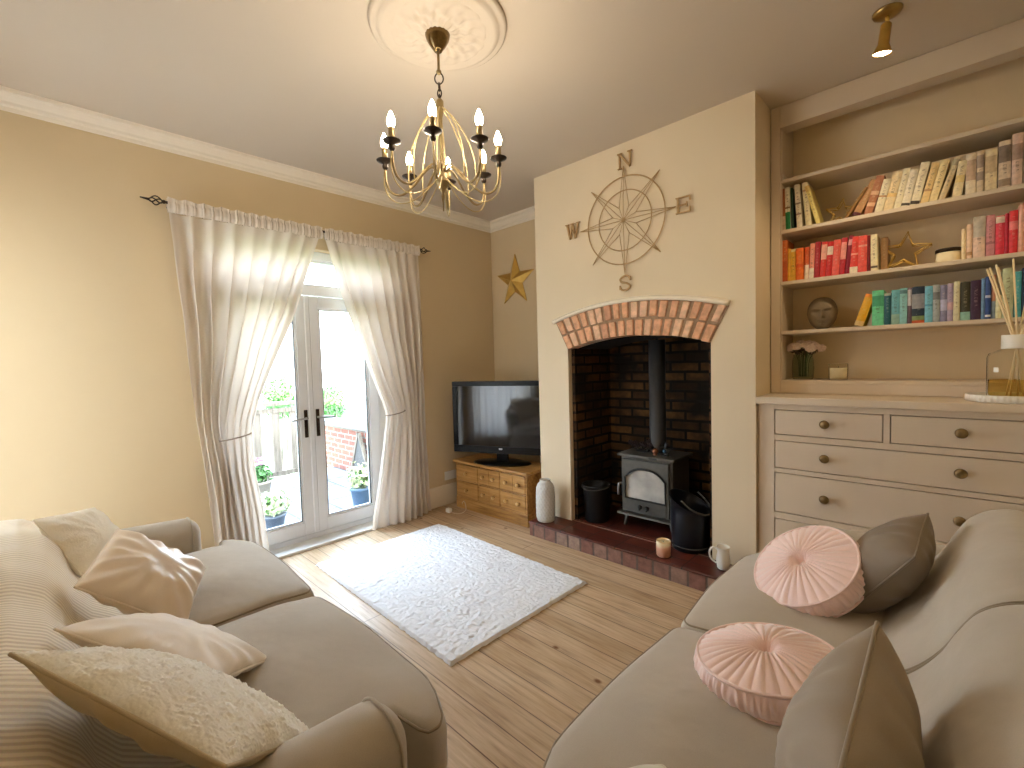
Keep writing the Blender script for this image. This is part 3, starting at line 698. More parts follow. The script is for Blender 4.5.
# gold barn star
st = thing('wall_star', 'dimensional gold metal star on the recess wall above the television', 'star', (-3.265, RY, 2.235))
b = MB(); R1, R2 = .275, .108; rot = radians(-1)
ring = []
for k in range(10):
    a = pi / 2 + rot - k * pi / 5; rr = R1 if k % 2 == 0 else R2; ring.append((rr * cos(a), -.012, rr * sin(a)))
b.add(ring + [(0, -.075, 0)], [(k, (k + 1) % 10, 10) for k in range(10)])
b.add([(x, -.012, z) for x, y, z in ring] + [(x * .97, -.0, z * .97) for x, y, z in ring], [(k, k + 10, (k + 1) % 10 + 10, (k + 1) % 10) for k in range(10)])
b.build('star_body', M['gold'], st)
# wall socket and adapter lead
so = thing('wall_socket', 'white double wall socket above the baseboard beside the pine cabinet', 'socket', (WX, 2.80, .285))
MB().box(0, .010, -.073, .073, -.043, .043).build('face_plate', M['white'], so, bevel=.004, seg=3)
for s in (-1, 1):
    MB().box(.010, .013, s * .045 - .006, s * .045 + .006, .018, .032).build('switch', M['white'], so, bevel=.001)
ad = thing('plug_adapter', 'small white plug adapter with looped lead on the floor beside the pine cabinet', 'adapter', (-3.40, 2.60, 0))
MB().softbox(.028, .022, .02, .01, 3, 3, 2, lambda x, y, z: (x, y, z + .021)).build('plug_body', M['white'], ad)
MB().tube(smooth_path([(.02, .0, .012), (.06, .01, .004), (.12, .05, .004), (.13, .10, .03), (.07, .135, .085), (.02, .15, .06), (0, .17, .03)], 8), .0032, 6).build('lead', plain('cream_lead', rgb(216, 202, 176), .5, var=0), ad)
# ------------------------------------------------------------------ wood burning stove
HZ = .116
sv = thing('wood_burning_stove', 'black cast iron wood burning stove inside the brick fireplace', 'stove', (-1.622, 3.20, HZ))
hw, yf, yb = .205, -.135, .15
MB().box(-hw, hw, yf, yb, .10, .545).build('body', M['iron'], sv, bevel=.008)
MB().box(-hw - .022, hw + .022, yf - .03, yb + .02, .545, .566).build('top_plate', M['iron'], sv, bevel=.006)
MB().hexa([(-hw - .01, yf - .06, .108), (hw + .01, yf - .06, .108), (hw + .01, yf + .01, .108), (-hw - .01, yf + .01, .108), (-hw - .01, yf - .055, .122), (hw + .01, yf - .055, .122), (hw + .01, yf + .01, .122), (-hw - .01, yf + .01, .122)]).build('ash_lip', M['iron'], sv, bevel=.004)
for sx_ in (-1, 1):
    for sy_ in (0, 1):
        x = sx_ * (hw - .03); y = (yf + .03) if sy_ == 0 else yb - .03
        MB().tube([(x + sx_ * .018, y, 0), (x + sx_ * .012, y, .03), (x, y, .10)], [.016, .013, .024], 8).build('leg', M['iron'], sv)
# door: frame with an arched window
wl, wr, wb, wt, ws = -.160, .160, .232, .465, .39
def archtop(x): return ws + (wt - ws) * (1 - abs(x / .160) ** 2.6)
dm = MB(); n = 24; y0, y1 = yf - .022, yf + .002; dl, dr_, dbm, dtp = -.182, .182, .135, .525
for k in range(n):
    xa, xb = lerp(wl, wr, k / n), lerp(wl, wr, (k + 1) / n)
    dm.hexa([(xa, y0, archtop(xa)), (xb, y0, archtop(xb)), (xb, y1, archtop(xb)), (xa, y1, archtop(xa)), (xa, y0, dtp), (xb, y0, dtp), (xb, y1, dtp), (xa, y1, dtp)])
dm.box(dl, wl, y0, y1, dbm, dtp); dm.box(wr, dr_, y0, y1, dbm, dtp); dm.box(wl, wr, y0, y1, dbm, wb)
door = dm.build('door', M['iron'], sv)
rim = [(wl, y0 - .003, wb)] + [(lerp(wl, wr, k / 30), y0 - .003, archtop(lerp(wl, wr, k / 30))) for k in range(31)] + [(wr, y0 - .003, wb)]
MB().tube(rim, .008, 8, True).build('window_rim', M['blackmatt'], door)
gl = plain('sooty_stove_glass', rgb(176, 172, 164), .2, 0, .6, var=.3, nscale=7)
gb = MB(); vs_ = [(wl, y0 + .008, wb), (wr, y0 + .008, wb)] + [(lerp(wr, wl, k / 24), y0 + .008, archtop(lerp(wr, wl, k / 24))) for k in range(25)]
gb.add(vs_, [tuple(range(len(vs_)))]); gb.add([(x, y + .006, z) for x, y, z in vs_], [tuple(range(len(vs_)))[::-1]])
gb.build('stove_glass', gl, door)
MB().box(-.165, .165, y0 - .004, y0 + .002, .142, .228).build('lower_panel', M['iron'], door, bevel=.003)
for x in (-.028, .028):
    kb = MB(); kb.M = Matrix.Translation((x, y0 - .004, .185)) @ Matrix.Rotation(radians(90), 4, 'X')
    kb.lathe([(0, 0), (.007, 0), (.007, .012), (.016, .018), (.017, .026), (.010, .032), (0, .033)], 14); kb.box(-.004, .004, -.02, .02, .028, .036); kb.build('air_knob', M['blackmatt'], door)
MB().tube(smooth_path([(dl - .004, y0 - .004, .34), (dl - .022, y0 - .018, .335), (dl - .026, y0 - .022, .30), (dl - .026, y0 - .022, .25)], 5), [.006] * 5 + [.009] * 11, 10).build('door_handle', M['steel'], door)
MB().box(.04, .10, yf - .034, yf - .028, .550, .560).build('top_badge', M['blackmatt'], sv)
MB().lathe([(.066, .566), (.066, .58), (.061, .585), (.061, 1.42), (0, 1.42)], 32, (0, .06, 0)).build('flue_pipe', plain('flue_grey', rgb(66, 66, 68), .5, .3, var=.08), sv)
# things on the stove
TZ = HZ + .566
t = thing('dried_flowers', 'low bunch of dark dried flowers lying on the stove top left of the flue', 'flowers', (-1.715, 3.19, TZ))
b = MB(); c = MB()
for k in range(15):
    x = random.uniform(-.085, .10); z = random.uniform(.045, .085); y = random.uniform(-.05, .04)
    b.ball((x, y, z), random.uniform(.012, .018), 8, 6, 0, (1, 1, .85))
    for j in range(5):
        b.ball((x + .014 * cos(j * 1.257), y - .004, z + .012 * sin(j * 1.257)), .009, 6, 5)
    c.tube(smooth_path([(x * .4, .01, .006), (x * .8, y, .03), (x, y, z)], 3), .002, 5)
b.build('flower_heads', plain('dark_petal', rgb(40, 24, 26), .8, var=.3, nscale=40), t); c.build('stems', plain('dark_stem', rgb(52, 42, 30), .8), t)
MB().softbox(.05, .022, .008, .006, 4, 3, 2, lambda x, y, z: (x, y + .01, z + .008)).build('base', M['blackmatt'], t)
t = thing('copper_ornament', 'tiny round copper ornament on the stove top in front of the flue', 'ornament', (-1.575, 3.12, TZ))
MB().lathe([(0, 0), (.014, 0), (.017, .006), (.012, .010), (.022, .022), (.024, .032), (.018, .045), (.008, .050), (0, .051)], 20).build('copper_body', plain('copper', rgb(178, 120, 92), .3, .9), t)
t = thing('stove_fan', 'small black stove fan with blue hub on the stove top right of the flue', 'fan', (-1.50, 3.13, TZ))
MB().box(-.026, .026, -.02, .02, 0, .008).box(-.014, .014, .0, .008, .008, .07).build('stand', M['blackmatt'], t, bevel=.002)
b = MB()
for k in range(4):
    a = k * pi / 2 + .4
    b.M = Matrix.Translation((0, -.012, .062)) @ Matrix.Rotation(a, 4, 'Y')
    b.hexa([(.004, -.003, -.006), (.042, -.008, -.015), (.042, -.006, -.015), (.004, -.001, -.006), (.004, .001, .006), (.042, .007, .015), (.042, .009, .015), (.004, .003, .006)])
b.build('blade', M['black'], t)
b = MB(); b.M = Matrix.Translation((0, -.014, .040)) @ Matrix.Rotation(radians(90), 4, 'X'); b.lathe([(0, 0), (.013, 0), (.013, .008), (0, .010)], 16); b.build('hub', plain('blue_enamel', rgb(70, 110, 150), .25, .3), t)
# bucket, scuttle, tools
t = thing('coal_bucket', 'black coal bucket with side handle at the left inside the fireplace', 'bucket', (-2.043, 3.04, HZ))
MB().lathe([(0, 0), (.092, 0), (.095, .006), (.108, .28), (.113, .283), (.113, .292), (.106, .292), (.102, .28), (.09, .012), (0, .012)], 36).build('pail', M['blackmatt'], t)
MB().tube([(.113 * cos(a), -.118 * sin(a), .285 - .02 * sin(a)) for a in [pi * k / 20 for k in range(21)]], .004, 6).build('bail_handle', M['iron'], t)
MB().softbox(.012, .022, .018, .006, 2, 2, 2, lambda x, y, z: (x - .108, y, z + .16)).build('tilt_grip', M['blackmatt'], t)
t = thing('coal_scuttle', 'tall dark coal hod with slanted mouth at the right inside the fireplace', 'coal hod', (-1.262, 2.985, HZ))
def hod(r_, z_, a): return (r_, z_ - (.12 * (.5 - .5 * cos(a - pi)) if z_ > .3 else 0))
MB().lathe([(0, 0), (.115, 0), (.118, .008), (.126, .25), (.130, .37), (.134, .372), (.126, .365), (.120, .25), (.110, .015), (0, .015)], 40, fn=hod).build('hod_body', plain('hod_blue_black', rgb(34, 38, 46), .28, .5, var=.1), t)
MB().tube(smooth_path([(.0, -.134, .35), (.06, -.125, .30), (.115, -.07, .265), (.138, 0, .255), (.115, .07, .265), (.06, .125, .30), (0, .134, .35)], 6), .006, 8).build('carry_handle', M['iron'], t)
MB().tube([(.121 * cos(a), .121 * sin(a), .03) for a in [2 * pi * k / 40 for k in range(40)]], .004, 6, True).build('foot_ring', M['iron'], t)
t = thing('fire_poker', 'black fire poker standing against the right inside of the fireplace', 'poker', (-1.135, 3.10, HZ))
MB().tube([(0, 0, .004), (.012, .0, .30), (.018, 0, .50)], .005, 8).build('shaft', M['iron'], t)
MB().tube([(.018, 0, .50), (.0195, 0, .53), (.021, 0, .565)], [.006, .011, .009], 10).ball((.0212, 0, .575), .013, 10, 8).build('grip', M['iron'], t)
MB().tube(smooth_path([(0, 0, .012), (-.018, 0, .022), (-.03, 0, .045)], 4), [.005] * 4 + [.004] * 4 + [.002], 6).build('hook', M['iron'], t)
# candle, jug, vase on the hearth
t = thing('jar_candle', 'short pink and cream pillar candle jar near the hearth edge', 'candle', (-1.338, 2.748, HZ))
m, nt, out = new_mat('blush_glaze'); bb = principled(nt, out, None, .3)
tc = nt.nodes.new('ShaderNodeTexCoord'); sp = nt.nodes.new('ShaderNodeSeparateXYZ'); nt.links.new(tc.outputs['Object'], sp.inputs[0])
nz = ntex(nt, tc.outputs['Object'], 30, 3); ma = nt.nodes.new('ShaderNodeMath'); ma.operation = 'MULTIPLY_ADD'; nt.links.new(nz.outputs[0], ma.inputs[0]); ma.inputs[1].default_value = .05; nt.links.new(sp.outputs[2], ma.inputs[2])
nt.links.new(ramp(nt, ma.outputs[0], [(.03, rgb(224, 168, 140)), (.085, rgb(232, 178, 150)), (.11, rgb(240, 226, 190)), (.13, rgb(232, 196, 140))]), bb.inputs['Base Color'])
MB().lathe([(0, 0), (.040, 0), (.045, .006), (.046, .06), (.045, .098), (.043, .102), (.040, .098), (.039, .088), (0, .088)], 32).build('jar', m, t)
MB().lathe([(0, .086), (.0385, .086), (.0385, .0885), (0, .089)], 24).build('wax', M['wax'], t)
MB().tube([(0, 0, .088), (.001, 0, .098)], .0012, 5).build('wick', M['blackmatt'], t)
t = thing('jug', 'small white jug at the sofa end of the hearth', 'jug', (-.985, 2.805, HZ)); t.scale = (.85, .85, .85)
def jf(r_, z_, a):
    sp_o = .018 * math.exp(-((a - pi) / .35) ** 2) * sstep(.10, .155, z_) if False else .020 * math.exp(-(((a + 2.2) % (2 * pi)) / .35) ** 2) * sstep(.10, .155, z_); return (r_ + sp_o, z_ + .3 * sp_o)
MB().lathe([(0, 0), (.034, 0), (.040, .008), (.047, .05), (.044, .09), (.037, .125), (.040, .150), (.044, .160), (.041, .160), (.034, .126), (.040, .09), (.043, .05), (.034, .012), (0, .012)], 36, fn=jf).build('jug_body', M['white'], t)
MB().tube(smooth_path([(-.036, -.012, .138), (-.066, -.026, .145), (-.082, -.034, .11), (-.074, -.03, .065), (-.044, -.014, .035)], 6), .0065, 8).build('handle', M['white'], t)
t = thing('floor_vase', 'tall pale grey vase with woven texture on the hearth beside the pine cabinet', 'vase', (-2.345, 2.765, HZ))
def vf(r_, z_, a):
    if .03 < z_ < .30:
        q = abs(sin(9 * a + z_ * 75)) * abs(sin(9 * a - z_ * 75)); return (r_ + .0045 * q, z_)
    return (r_, z_)
prof = [(0, 0), (.060, 0), (.068, .006)] + [(curve1([(.006, .069), (.04, .073), (.2, .074), (.27, .070), (.305, .056), (.315, .046)], z), z) for z in [.01 + .305 * k / 60 for k in range(61)]] + [(.043, .325), (.044, .335), (.040, .337), (.037, .325), (.037, .28), (0, .28)]
MB().lathe(prof, 90, fn=vf).build('vase_body', plain('woven_stoneware', rgb(206, 202, 196), .7, var=.05, nscale=20), t)
MB().lathe([(0, .281), (.0368, .281), (.0368, .318), (.036, .318), (.036, .282), (0, .2815)], 24).build('vase_throat', M['blackmatt'], t)
# ------------------------------------------------------------------ compass wall art
cx_, cz_ = -1.662, 2.362
ca = thing('compass_wall_art', 'bronze metal compass rose wall art on the chimney breast', 'wall art', (cx_, CHY, cz_))
cm = plain('bronze_wire', rgb(186, 152, 104), .6, .15, var=.15, nscale=40)
for nm, R in (('outer_ring', .300), ('inner_ring', .205)):
    MB().tube([(R * cos(a), -.022, R * sin(a)) for a in [2 * pi * k / 72 for k in range(72)]], .0046 if R > .25 else .0038, 8, True).build(nm, cm, ca)
for k in range(8):
    a = k * pi / 4; Lr = .372 if k % 2 == 0 else .375
    tip = (Lr * sin(a), -.022, Lr * cos(a)); wv = .085
    l = (wv * 1.15 * sin(a - pi / 8), -.022, wv * 1.15 * cos(a - pi / 8)); r_ = (wv * 1.15 * sin(a + pi / 8), -.022, wv * 1.15 * cos(a + pi / 8)); o_ = (0, -.034, 0)
    b = MB().tube([o_, l], .0022, 6).tube([l, tip], .0026, 6).tube([r_, tip], .0026, 6).tube([o_, tip], .0026, 6)
    b.build('star_ray', cm, ca)
MB().ball((0, -.032, 0), .010, 12, 8).build('boss', cm, ca)
def letter(ch_, x, z, s):
    b = MB(); T = .015 * s / .12; W = .5 * s
    def bar(x0, z0, x1, z1, t):
        d = Vector((x1 - x0, 0, z1 - z0)); nrm = Vector((-d.z, 0, d.x)).normalized() * t / 2
        pts = [Vector((x0, 0, z0)) - nrm, Vector((x1, 0, z1)) - nrm, Vector((x1, 0, z1)) + nrm, Vector((x0, 0, z0)) + nrm]
        b.hexa([(p.x, -.030, p.z) for p in pts] + [(p.x, -.016, p.z) for p in pts])
    h = s / 2; w = W * .42 + .018
    def serif(x0, z0): bar(x0 - .016, z0, x0 + .016, z0, .007)
    if ch_ == 'N':
        bar(-w, -h, -w, h, T * .7); bar(w, -h, w, h, T * .7); bar(-w, h, w, -h, T * 1.1)
        for p in ((-w, -h), (-w, h), (w, h)): serif(*p)
    if ch_ == 'E':
        bar(-w, -h, -w, h, T * 1.1); bar(-w - .014, h, w, h, T * .6); bar(-w - .014, -h, w, -h, T * .6); bar(-w, 0, w * .5, 0, T * .6)
        bar(w, h, w, h - .028, .007); bar(w, -h, w, -h + .028, .007); bar(w * .5, -.016, w * .5, .016, .007)
    if ch_ == 'W':
        w *= 1.25
        bar(-w, h, -w * .45, -h, T); bar(-w * .45, -h, 0, h, T * .6); bar(0, h, w * .45, -h, T); bar(w * .45, -h, w, h, T * .6)
        for p in ((-w, h), (0, h), (w, h)): serif(*p)
    if ch_ == 'S':
        pts = smooth_path([(w, -.023, h * .55), (w * .6, -.023, h * .95), (-w * .2, -.023, h), (-w * .95, -.023, h * .62), (-w * .7, -.023, h * .2), (w * .5, -.023, -h * .12), (w * .98, -.023, -h * .55), (w * .3, -.023, -h), (-w * .6, -.023, -h * .95), (-w, -.023, -h * .5)], 5)
        b.tube(pts, .0075, 8); bar(w, h * .3, w, h * .9, .007); bar(-w, -h * .9, -w, -h * .3, .007)
    b.M = None
    o = b.build('letter_' + {'N': 'north', 'E': 'east', 'S': 'south', 'W': 'west'}[ch_], cm, ca, (x, 0, z))
letter('N', .012, .408, .10); letter('E', .425, .0, .095); letter('S', 0, -.432, .098); letter('W', -.440, .020, .112)
# ------------------------------------------------------------------ alcove: drawers, worktop, shelves
UY = 2.925
UL, UR = -.825, .385
un = thing('drawer_chest', 'built-in taupe chest of drawers with bronze knobs below the bookshelves', 'chest of drawers', ((UL + UR) / 2, 3.2, 0))
ux = (UL + UR) / 2
def bx(b, x0, x1, y0, y1, z0, z1): b.box(x0 - ux, x1 - ux, y0 - 3.2, y1 - 3.2, z0, z1)
b = MB(); bx(b, UL, UR, UY + .05, 3.50, .02, 1.115); b.build('carcass', M['unit'], un)
b = MB()
ledges = [(.02, .10), (.452, .488), (.722, .746), (.908, .940), (1.085, 1.115)]
cols = [-.739, -.249, -.224, .285]
bx(b, UL, -.739, UY, UY + .06, .02, 1.115); bx(b, .285, UR, UY, UY + .06, .02, 1.115)
for z0, z1 in ledges: bx(b, -.739, .285, UY, UY + .06, z0, z1)
bx(b, -.249, -.224, UY, UY + .06, .940, 1.085)
b.build('face_frame', M['unit'], un, bevel=.0015)
def kn(parent, x, z):
    k = MB(); k.M = Matrix.Translation((x - ux, UY - 3.2 + .002, z)) @ Matrix.Rotation(radians(90), 4, 'X')
    k.lathe([(0, 0), (.014, 0), (.010, .006), (.009, .014), (.020, .023), (.0235, .031), (.021, .039), (.012, .044), (0, .045)], 24)
    k.build('knob', M['knobm'], parent)
M['knobm'] = plain('bronze_knob', rgb(134, 112, 76), .32, .7, var=.2, nscale=60)
def drawer(x0, x1, z0, z1, knobs):
    g = .0045; d = MB(); bx(d, x0 + g, x1 - g, UY + .002, UY + .2, z0 + g, z1 - g)
    o = d.build('drawer', M['unit'], un, bevel=.002)
    for kx in knobs: kn(o, kx, (z0 + z1) / 2 + .005)
drawer(-.739, -.249, .940, 1.085, [-.493]); drawer(-.224, .285, .940, 1.085, [.03])
drawer(-.739, .285, .746, .908, [-.493, .03]); drawer(-.739, .285, .488, .722, [-.493, .03]); drawer(-.739, .285, .10, .452, [-.493, .03])
wt = MB().box(UL - .006, UR + .01, UY - .028, 3.22, 1.116, 1.158).build('worktop', M['unit'], None, bevel=.006, seg=3)
tag(wt, 'painted taupe worktop across the built-in chest of drawers', 'worktop')
# bookcase
M['unitback'] = plain('alcove_back_paint', rgb(244, 224, 188), .7, var=.03, nscale=4)
SY = 3.19; SL, SR = -.775, .335
bc = thing('bookcase', 'built-in taupe bookcase with open shelves filling the alcove', 'bookcase', (ux, 3.35, 1.158))
def bz(b, x0, x1, y0, y1, z0, z1): b.box(x0 - ux, x1 - ux, y0 - 3.35, y1 - 3.35, z0 - 1.158, z1 - 1.158); return b
bz(MB(), UL, SL, SY, SY + .035, 1.160, CZ - .002).build('stile', M['unit'], bc, bevel=.003); bz(MB(), SR, UR + .01, SY, SY + .035, 1.160, CZ - .002).build('stile', M['unit'], bc, bevel=.003)
bz(MB(), UL, SL + .004, SY + .03, 3.515, 1.160, CZ - .002).build('side_panel', M['unit'], bc); bz(MB(), SR - .004, UR, SY + .03, 3.515, 1.160, CZ - .002).build('side_panel', M['unit'], bc)
bz(MB(), SL, SR, 3.49, 3.517, 1.160, CZ - .002).build('back_panel', M['unitback'], bc)
bz(MB(), SL, SR, SY + .004, SY + .11, 2.769, CZ - .002).build('fascia', M['unit'], bc, bevel=.003)
bz(MB(), SL, SR, SY + .012, SY + .04, 1.160, 1.217).build('plinth_strip', M['unit'], bc, bevel=.002)
SHZ = [1.239, 1.544, 1.846, 2.159, 2.461]     # upper faces of the shelf boards, lowest first
for z in SHZ: bz(MB(), SL + .002, SR - .002, SY + .010, 3.492, z - .022, z).build('shelf', M['unit'], bc, bevel=.003)
sb = bz(MB(), SL, SL + .012, SY + .03, 3.40, 2.462, 2.50); sb.build('shelf_batten', M['trim'], bc)
# ------------------------------------------------------------------ books
pagem = plain('book_pages', rgb(232, 220, 192), .85, var=.05, nscale=60)
_bm = {}
_tm = {}
def tmat(c):
    if c not in _tm:
        m, nt, out = new_mat('title_%d_%d_%d' % c); b = principled(nt, out, None, .5)
        lum = sum(c) / 3; k = (70, 56, 46) if lum > 150 else (228, 214, 186)
        n = ntex(nt, coords(nt, scale=(.45, 1, 1)), 170, 2)
        nt.links.new(ramp(nt, n.outputs[0], [(.50, rgb(*c)), (.56, rgb(*[int(lerp(x, y, .33)) for x, y in zip(c, k)]))]), b.inputs['Base Color']); _tm[c] = m
    return _tm[c]
def bmat(c):
    if c not in _bm: _bm[c] = plain('cover_%d_%d_%d' % c, rgb(*c), .5, var=.2, nscale=45)
    return _bm[c]
def book(xl, w, z, h, col, label, group, dx=0.0, band=None, d=None, y=3.225):
    d = d or min(.16, h * .68 + .01); ct = .0022
    b = MB()
    hs = sorted(set([0.0, .22, .86, 1.0] + [q for p in (band or []) for q in (p[0], p[1])]))
    cols = [col]; TI = 9
    for k in range(len(hs) - 1):
        za, zb = hs[k] * h, hs[k + 1] * h; mi = 0; c = (za + zb) / 2 / h
        for p in (band or []):
            if p[0] <= c <= p[1]:
                if p[2] not in cols: cols.append(p[2])
                mi = cols.index(p[2])
        n = 6
        for q in range(n):       # gently rounded spine
            t0, t1 = q / n, (q + 1) / n; x0_, x1_ = lerp(-w / 2, w / 2, t0), lerp(-w / 2, w / 2, t1)
            y0_, y1_ = -.0035 * sin(pi * t0), -.0035 * sin(pi * t1)
            b.add([(x0_, y0_, za), (x1_, y1_, za), (x1_, y1_, zb), (x0_, y0_, zb), (x0_, ct, za), (x1_, ct, za), (x1_, ct, zb), (x0_, ct, zb)], [(0, 1, 2, 3), (5, 4, 7, 6)] + ([(0, 4, 5, 1)] if k == 0 else []) + ([(3, 2, 6, 7)] if k == len(hs) - 2 else []), TI if (w >= .022 and q in (2, 3) and .22 < c < .86 and mi == 0) else mi)
    b.box(-w / 2, -w / 2 + ct, 0, d, 0, h); b.box(w / 2 - ct, w / 2, 0, d, 0, h)
    b.mi = [len(cols) if q == TI else q for q in b.mi]
    ang = math.atan2(dx, sqrt(max(1e-6, h * h - dx * dx)))
    piv = xl + w if dx > 0 else xl
    o = b.build('book', [bmat(c) for c in cols] + [tmat(col)], None)
    off = Vector((-w / 2 if dx > 0 else w / 2, 0, 0))
    R_ = Matrix.Rotation(ang, 4, 'Y'); p = Vector((piv, y + random.uniform(0, .012), z + .0005)) + R_ @ off
    o.location = p; o.rotation_euler = (0, ang, 0); tag(o, label, 'book', group)
    MB().box(-w / 2 + ct, w / 2 - ct, ct, d - .004, .003, h - .003).build('pages', pagem, o)
ORD = ['first', 'second', 'third', 'fourth', 'fifth', 'sixth', 'seventh', 'eighth', 'ninth', 'tenth', 'eleventh', 'twelfth', 'thirteenth', 'fourteenth', 'fifteenth', 'sixteenth', 'seventeenth', 'eighteenth', 'nineteenth', 'twentieth', 'twenty-first', 'twenty-second', 'twenty-third', 'twenty-fourth']
def run(rows, z, group, tail):
    for k, r_ in enumerate(rows):
        xl, w, h, dx, col, desc = r_[:6]; band = r_[6] if len(r_) > 6 else None
        book(xl, w, z, h, col, '%s, %s %s' % (desc, ORD[k], tail), group, dx, band)
cream, ivory, tan = (236, 214, 172), (240, 226, 196), (196, 150, 104)
dark = (150, 120, 90)
# second shelf from the top: pale books
run([(-.772, .018, .256, 0, (176, 108, 66), 'slim rust-brown book', [(0, .35, (214, 186, 160))]),
     (-.752, .026, .258, -.006, (238, 230, 210), 'white book with green lower spine', [(0, .42, (30, 128, 74)), (.5, .54, dark)]),
     (-.724, .012, .25, -.006, (44, 74, 52), 'thin dark green book'),
     (-.694, .028, .262, -.016, (240, 226, 206), 'white hardback with marked spine', [(.3, .34, (150, 120, 110)), (.55, .58, (150, 120, 110))]),
     (-.648, .030, .262, -.022, (240, 224, 184), 'cream hardback', [(.80, .84, tan)]),
     (-.594, .022, .242, -.060, (240, 218, 128), 'pale yellow leaning book', [(.85, 1, (226, 190, 110))])],
    SHZ[3], 'pale books on the second shelf beside the chimney', 'from the chimney on the upper book shelf')
run([(-.462, .016, .175, .095, (150, 110, 60), 'thin tan book leaning steeply'),
     (-.428, .036, .195, .085, (196, 148, 100), 'brown leaning paperback', [(.0, .1, (90, 30, 40))]),
     (-.372, .036, .20, .055, (182, 120, 86), 'reddish brown leaning book', [(.2, .3, (226, 186, 150)), (.5, .6, (226, 186, 150))]),
     (-.326, .034, .17, .040, ivory, 'short ivory paperback', [(.45, .50, (190, 140, 90))]),
     (-.289, .040, .195, .042, cream, 'thick cream paperback', [(.35, .45, (232, 198, 130))]),
     (-.246, .028, .205, .042, ivory, 'tall ivory paperback'),
     (-.215, .034, .186, .038, (234, 222, 198), 'off-white paperback', [(.03, .10, (70, 60, 50))]),
     (-.178, .036, .212, .042, ivory, 'tall white paperback with dark foot mark', [(.02, .1, (60, 50, 44))]),
     (-.138, .030, .198, .044, (238, 206, 146), 'buff paperback', [(.3, .35, tan)]),
     (-.105, .032, .200, .046, (240, 216, 164), 'warm cream paperback'),
     (-.070, .024, .206, .060, (222, 202, 164), 'greyish leaning paperback', [(.8, .95, (180, 168, 140))])],
    SHZ[3], 'leaning pale books on the second shelf', 'after the small wire star')
run([(-.018, .034, .172, .022, (236, 218, 178), 'ivory paperback leaning on its neighbour', [(.4, .6, (230, 206, 140))]),
     (.030, .036, .196, .0, (240, 222, 196), 'upright cream book with printed spine', [(.35, .85, (206, 176, 150))]),
     (.068, .024, .200, 0, (226, 206, 178), 'slim upright book with grey panel', [(.6, .9, (170, 150, 134)), (.3, .5, (170, 150, 134))]),
     (.095, .042, .196, 0, (240, 220, 182), 'broad upright cream book', [(.45, .85, (214, 190, 152))]),
     (.141, .040, .222, 0, (228, 208, 184), 'tall book with grey flowered spine', [(.55, .9, (140, 124, 112)), (.05, .2, (170, 150, 130))]),
     (.184, .034, .240, 0, (226, 196, 178), 'tall pinkish cream book', [(.5, .8, (180, 150, 134))]),
     (.222, .036, .25, 0, (236, 214, 190), 'tall pale book')],
    SHZ[3], 'upright pale books on the second shelf', 'after the dark gap on the upper book shelf')
# third shelf: orange to red, then pink
R_, O_ = (206, 44, 40), (226, 110, 40)
run([(-.772, .027, .255, 0, (206, 106, 42), 'tall burnt orange book', [(.0, .5, (186, 86, 34))]),
     (-.744, .016, .20, 0, (236, 176, 60), 'slim yellow book'),
     (-.726, .026, .193, 0, (240, 186, 70), 'yellow book with cream top', [(.92, 1, (240, 220, 160))]),
     (-.698, .040, .192, 0, (232, 112, 36), 'bright orange book', [(.4, .5, (220, 88, 30))]),
     (-.656, .022, .192, .004, (214, 92, 44), 'deep orange book with white foot', [(0, .45, (236, 216, 196))]),
     (-.632, .024, .208, .008, (236, 152, 130), 'salmon book with white foot', [(0, .3, (240, 226, 206))]),
     (-.606, .026, .212, .008, (166, 30, 40), 'dark crimson book'),
     (-.578, .028, .205, .012, (214, 50, 46), 'red book with white emblem', [(.5, .92, (236, 170, 150))]),
     (-.548, .028, .200, .012, (200, 34, 36), 'scarlet book with white title box', [(.62, .86, (240, 216, 200))]),
     (-.519, .034, .205, .012, (230, 96, 84), 'coral red book'),
     (-.483, .026, .208, .014, (186, 30, 44), 'crimson book with pale panel', [(.42, .88, (236, 150, 140))]),
     (-.456, .020, .215, .020, (140, 22, 50), 'slim maroon book', [(.75, .9, (220, 150, 150))]),
     (-.434, .036, .205, .006, (224, 66, 56), 'red paperback with white foot', [(0, .18, (240, 224, 200)), (.5, .55, (240, 150, 130))]),
     (-.396, .040, .203, .002, (228, 86, 74), 'wide coral book', [(.7, .75, (240, 160, 140))]),
     (-.354, .014, .198, 0, (120, 20, 28), 'thin dark red book'),
     (-.338, .030, .200, -.004, (240, 226, 186), 'cream book with dark publisher mark', [(.08, .14, (90, 76, 60))])],
    SHZ[2], 'orange and red books on the third shelf', 'from the chimney on the red shelf')
book(-.302, .030, SHZ[2], .188, (176, 138, 100), 'brown book set back behind the cream book, red shelf', 'orange and red books on the third shelf', 0, None, None, 3.30)
run([(.020, .016, .150, 0, (240, 214, 170), 'slim cream book'),
     (.038, .020, .168, 0, (236, 200, 170), 'slim peach book', [(.1, .2, tan)]),
     (.060, .042, .200, 0, (226, 196, 176), 'pale pink book with grey top', [(.5, 1, (190, 180, 166))]),
     (.104, .030, .198, 0, (206, 140, 146), 'dusky pink book', [(.3, .35, (170, 110, 120))]),
     (.136, .030, .186, 0, (220, 60, 80), 'raspberry book with white top', [(.82, .98, (240, 214, 200))]),
     (.167, .012, .192, 0, (190, 40, 66), 'thin crimson book'),
     (.180, .028, .200, 0, (222, 56, 66), 'red-pink book', [(.55, .75, (236, 130, 130))]),
     (.210, .018, .222, 0, (240, 180, 160), 'slim salmon book'),
     (.230, .040, .246, 0, (216, 90, 96), 'tall rose red book')],
    SHZ[2], 'pink books on the third shelf', 'after the lidded candle on the red shelf')
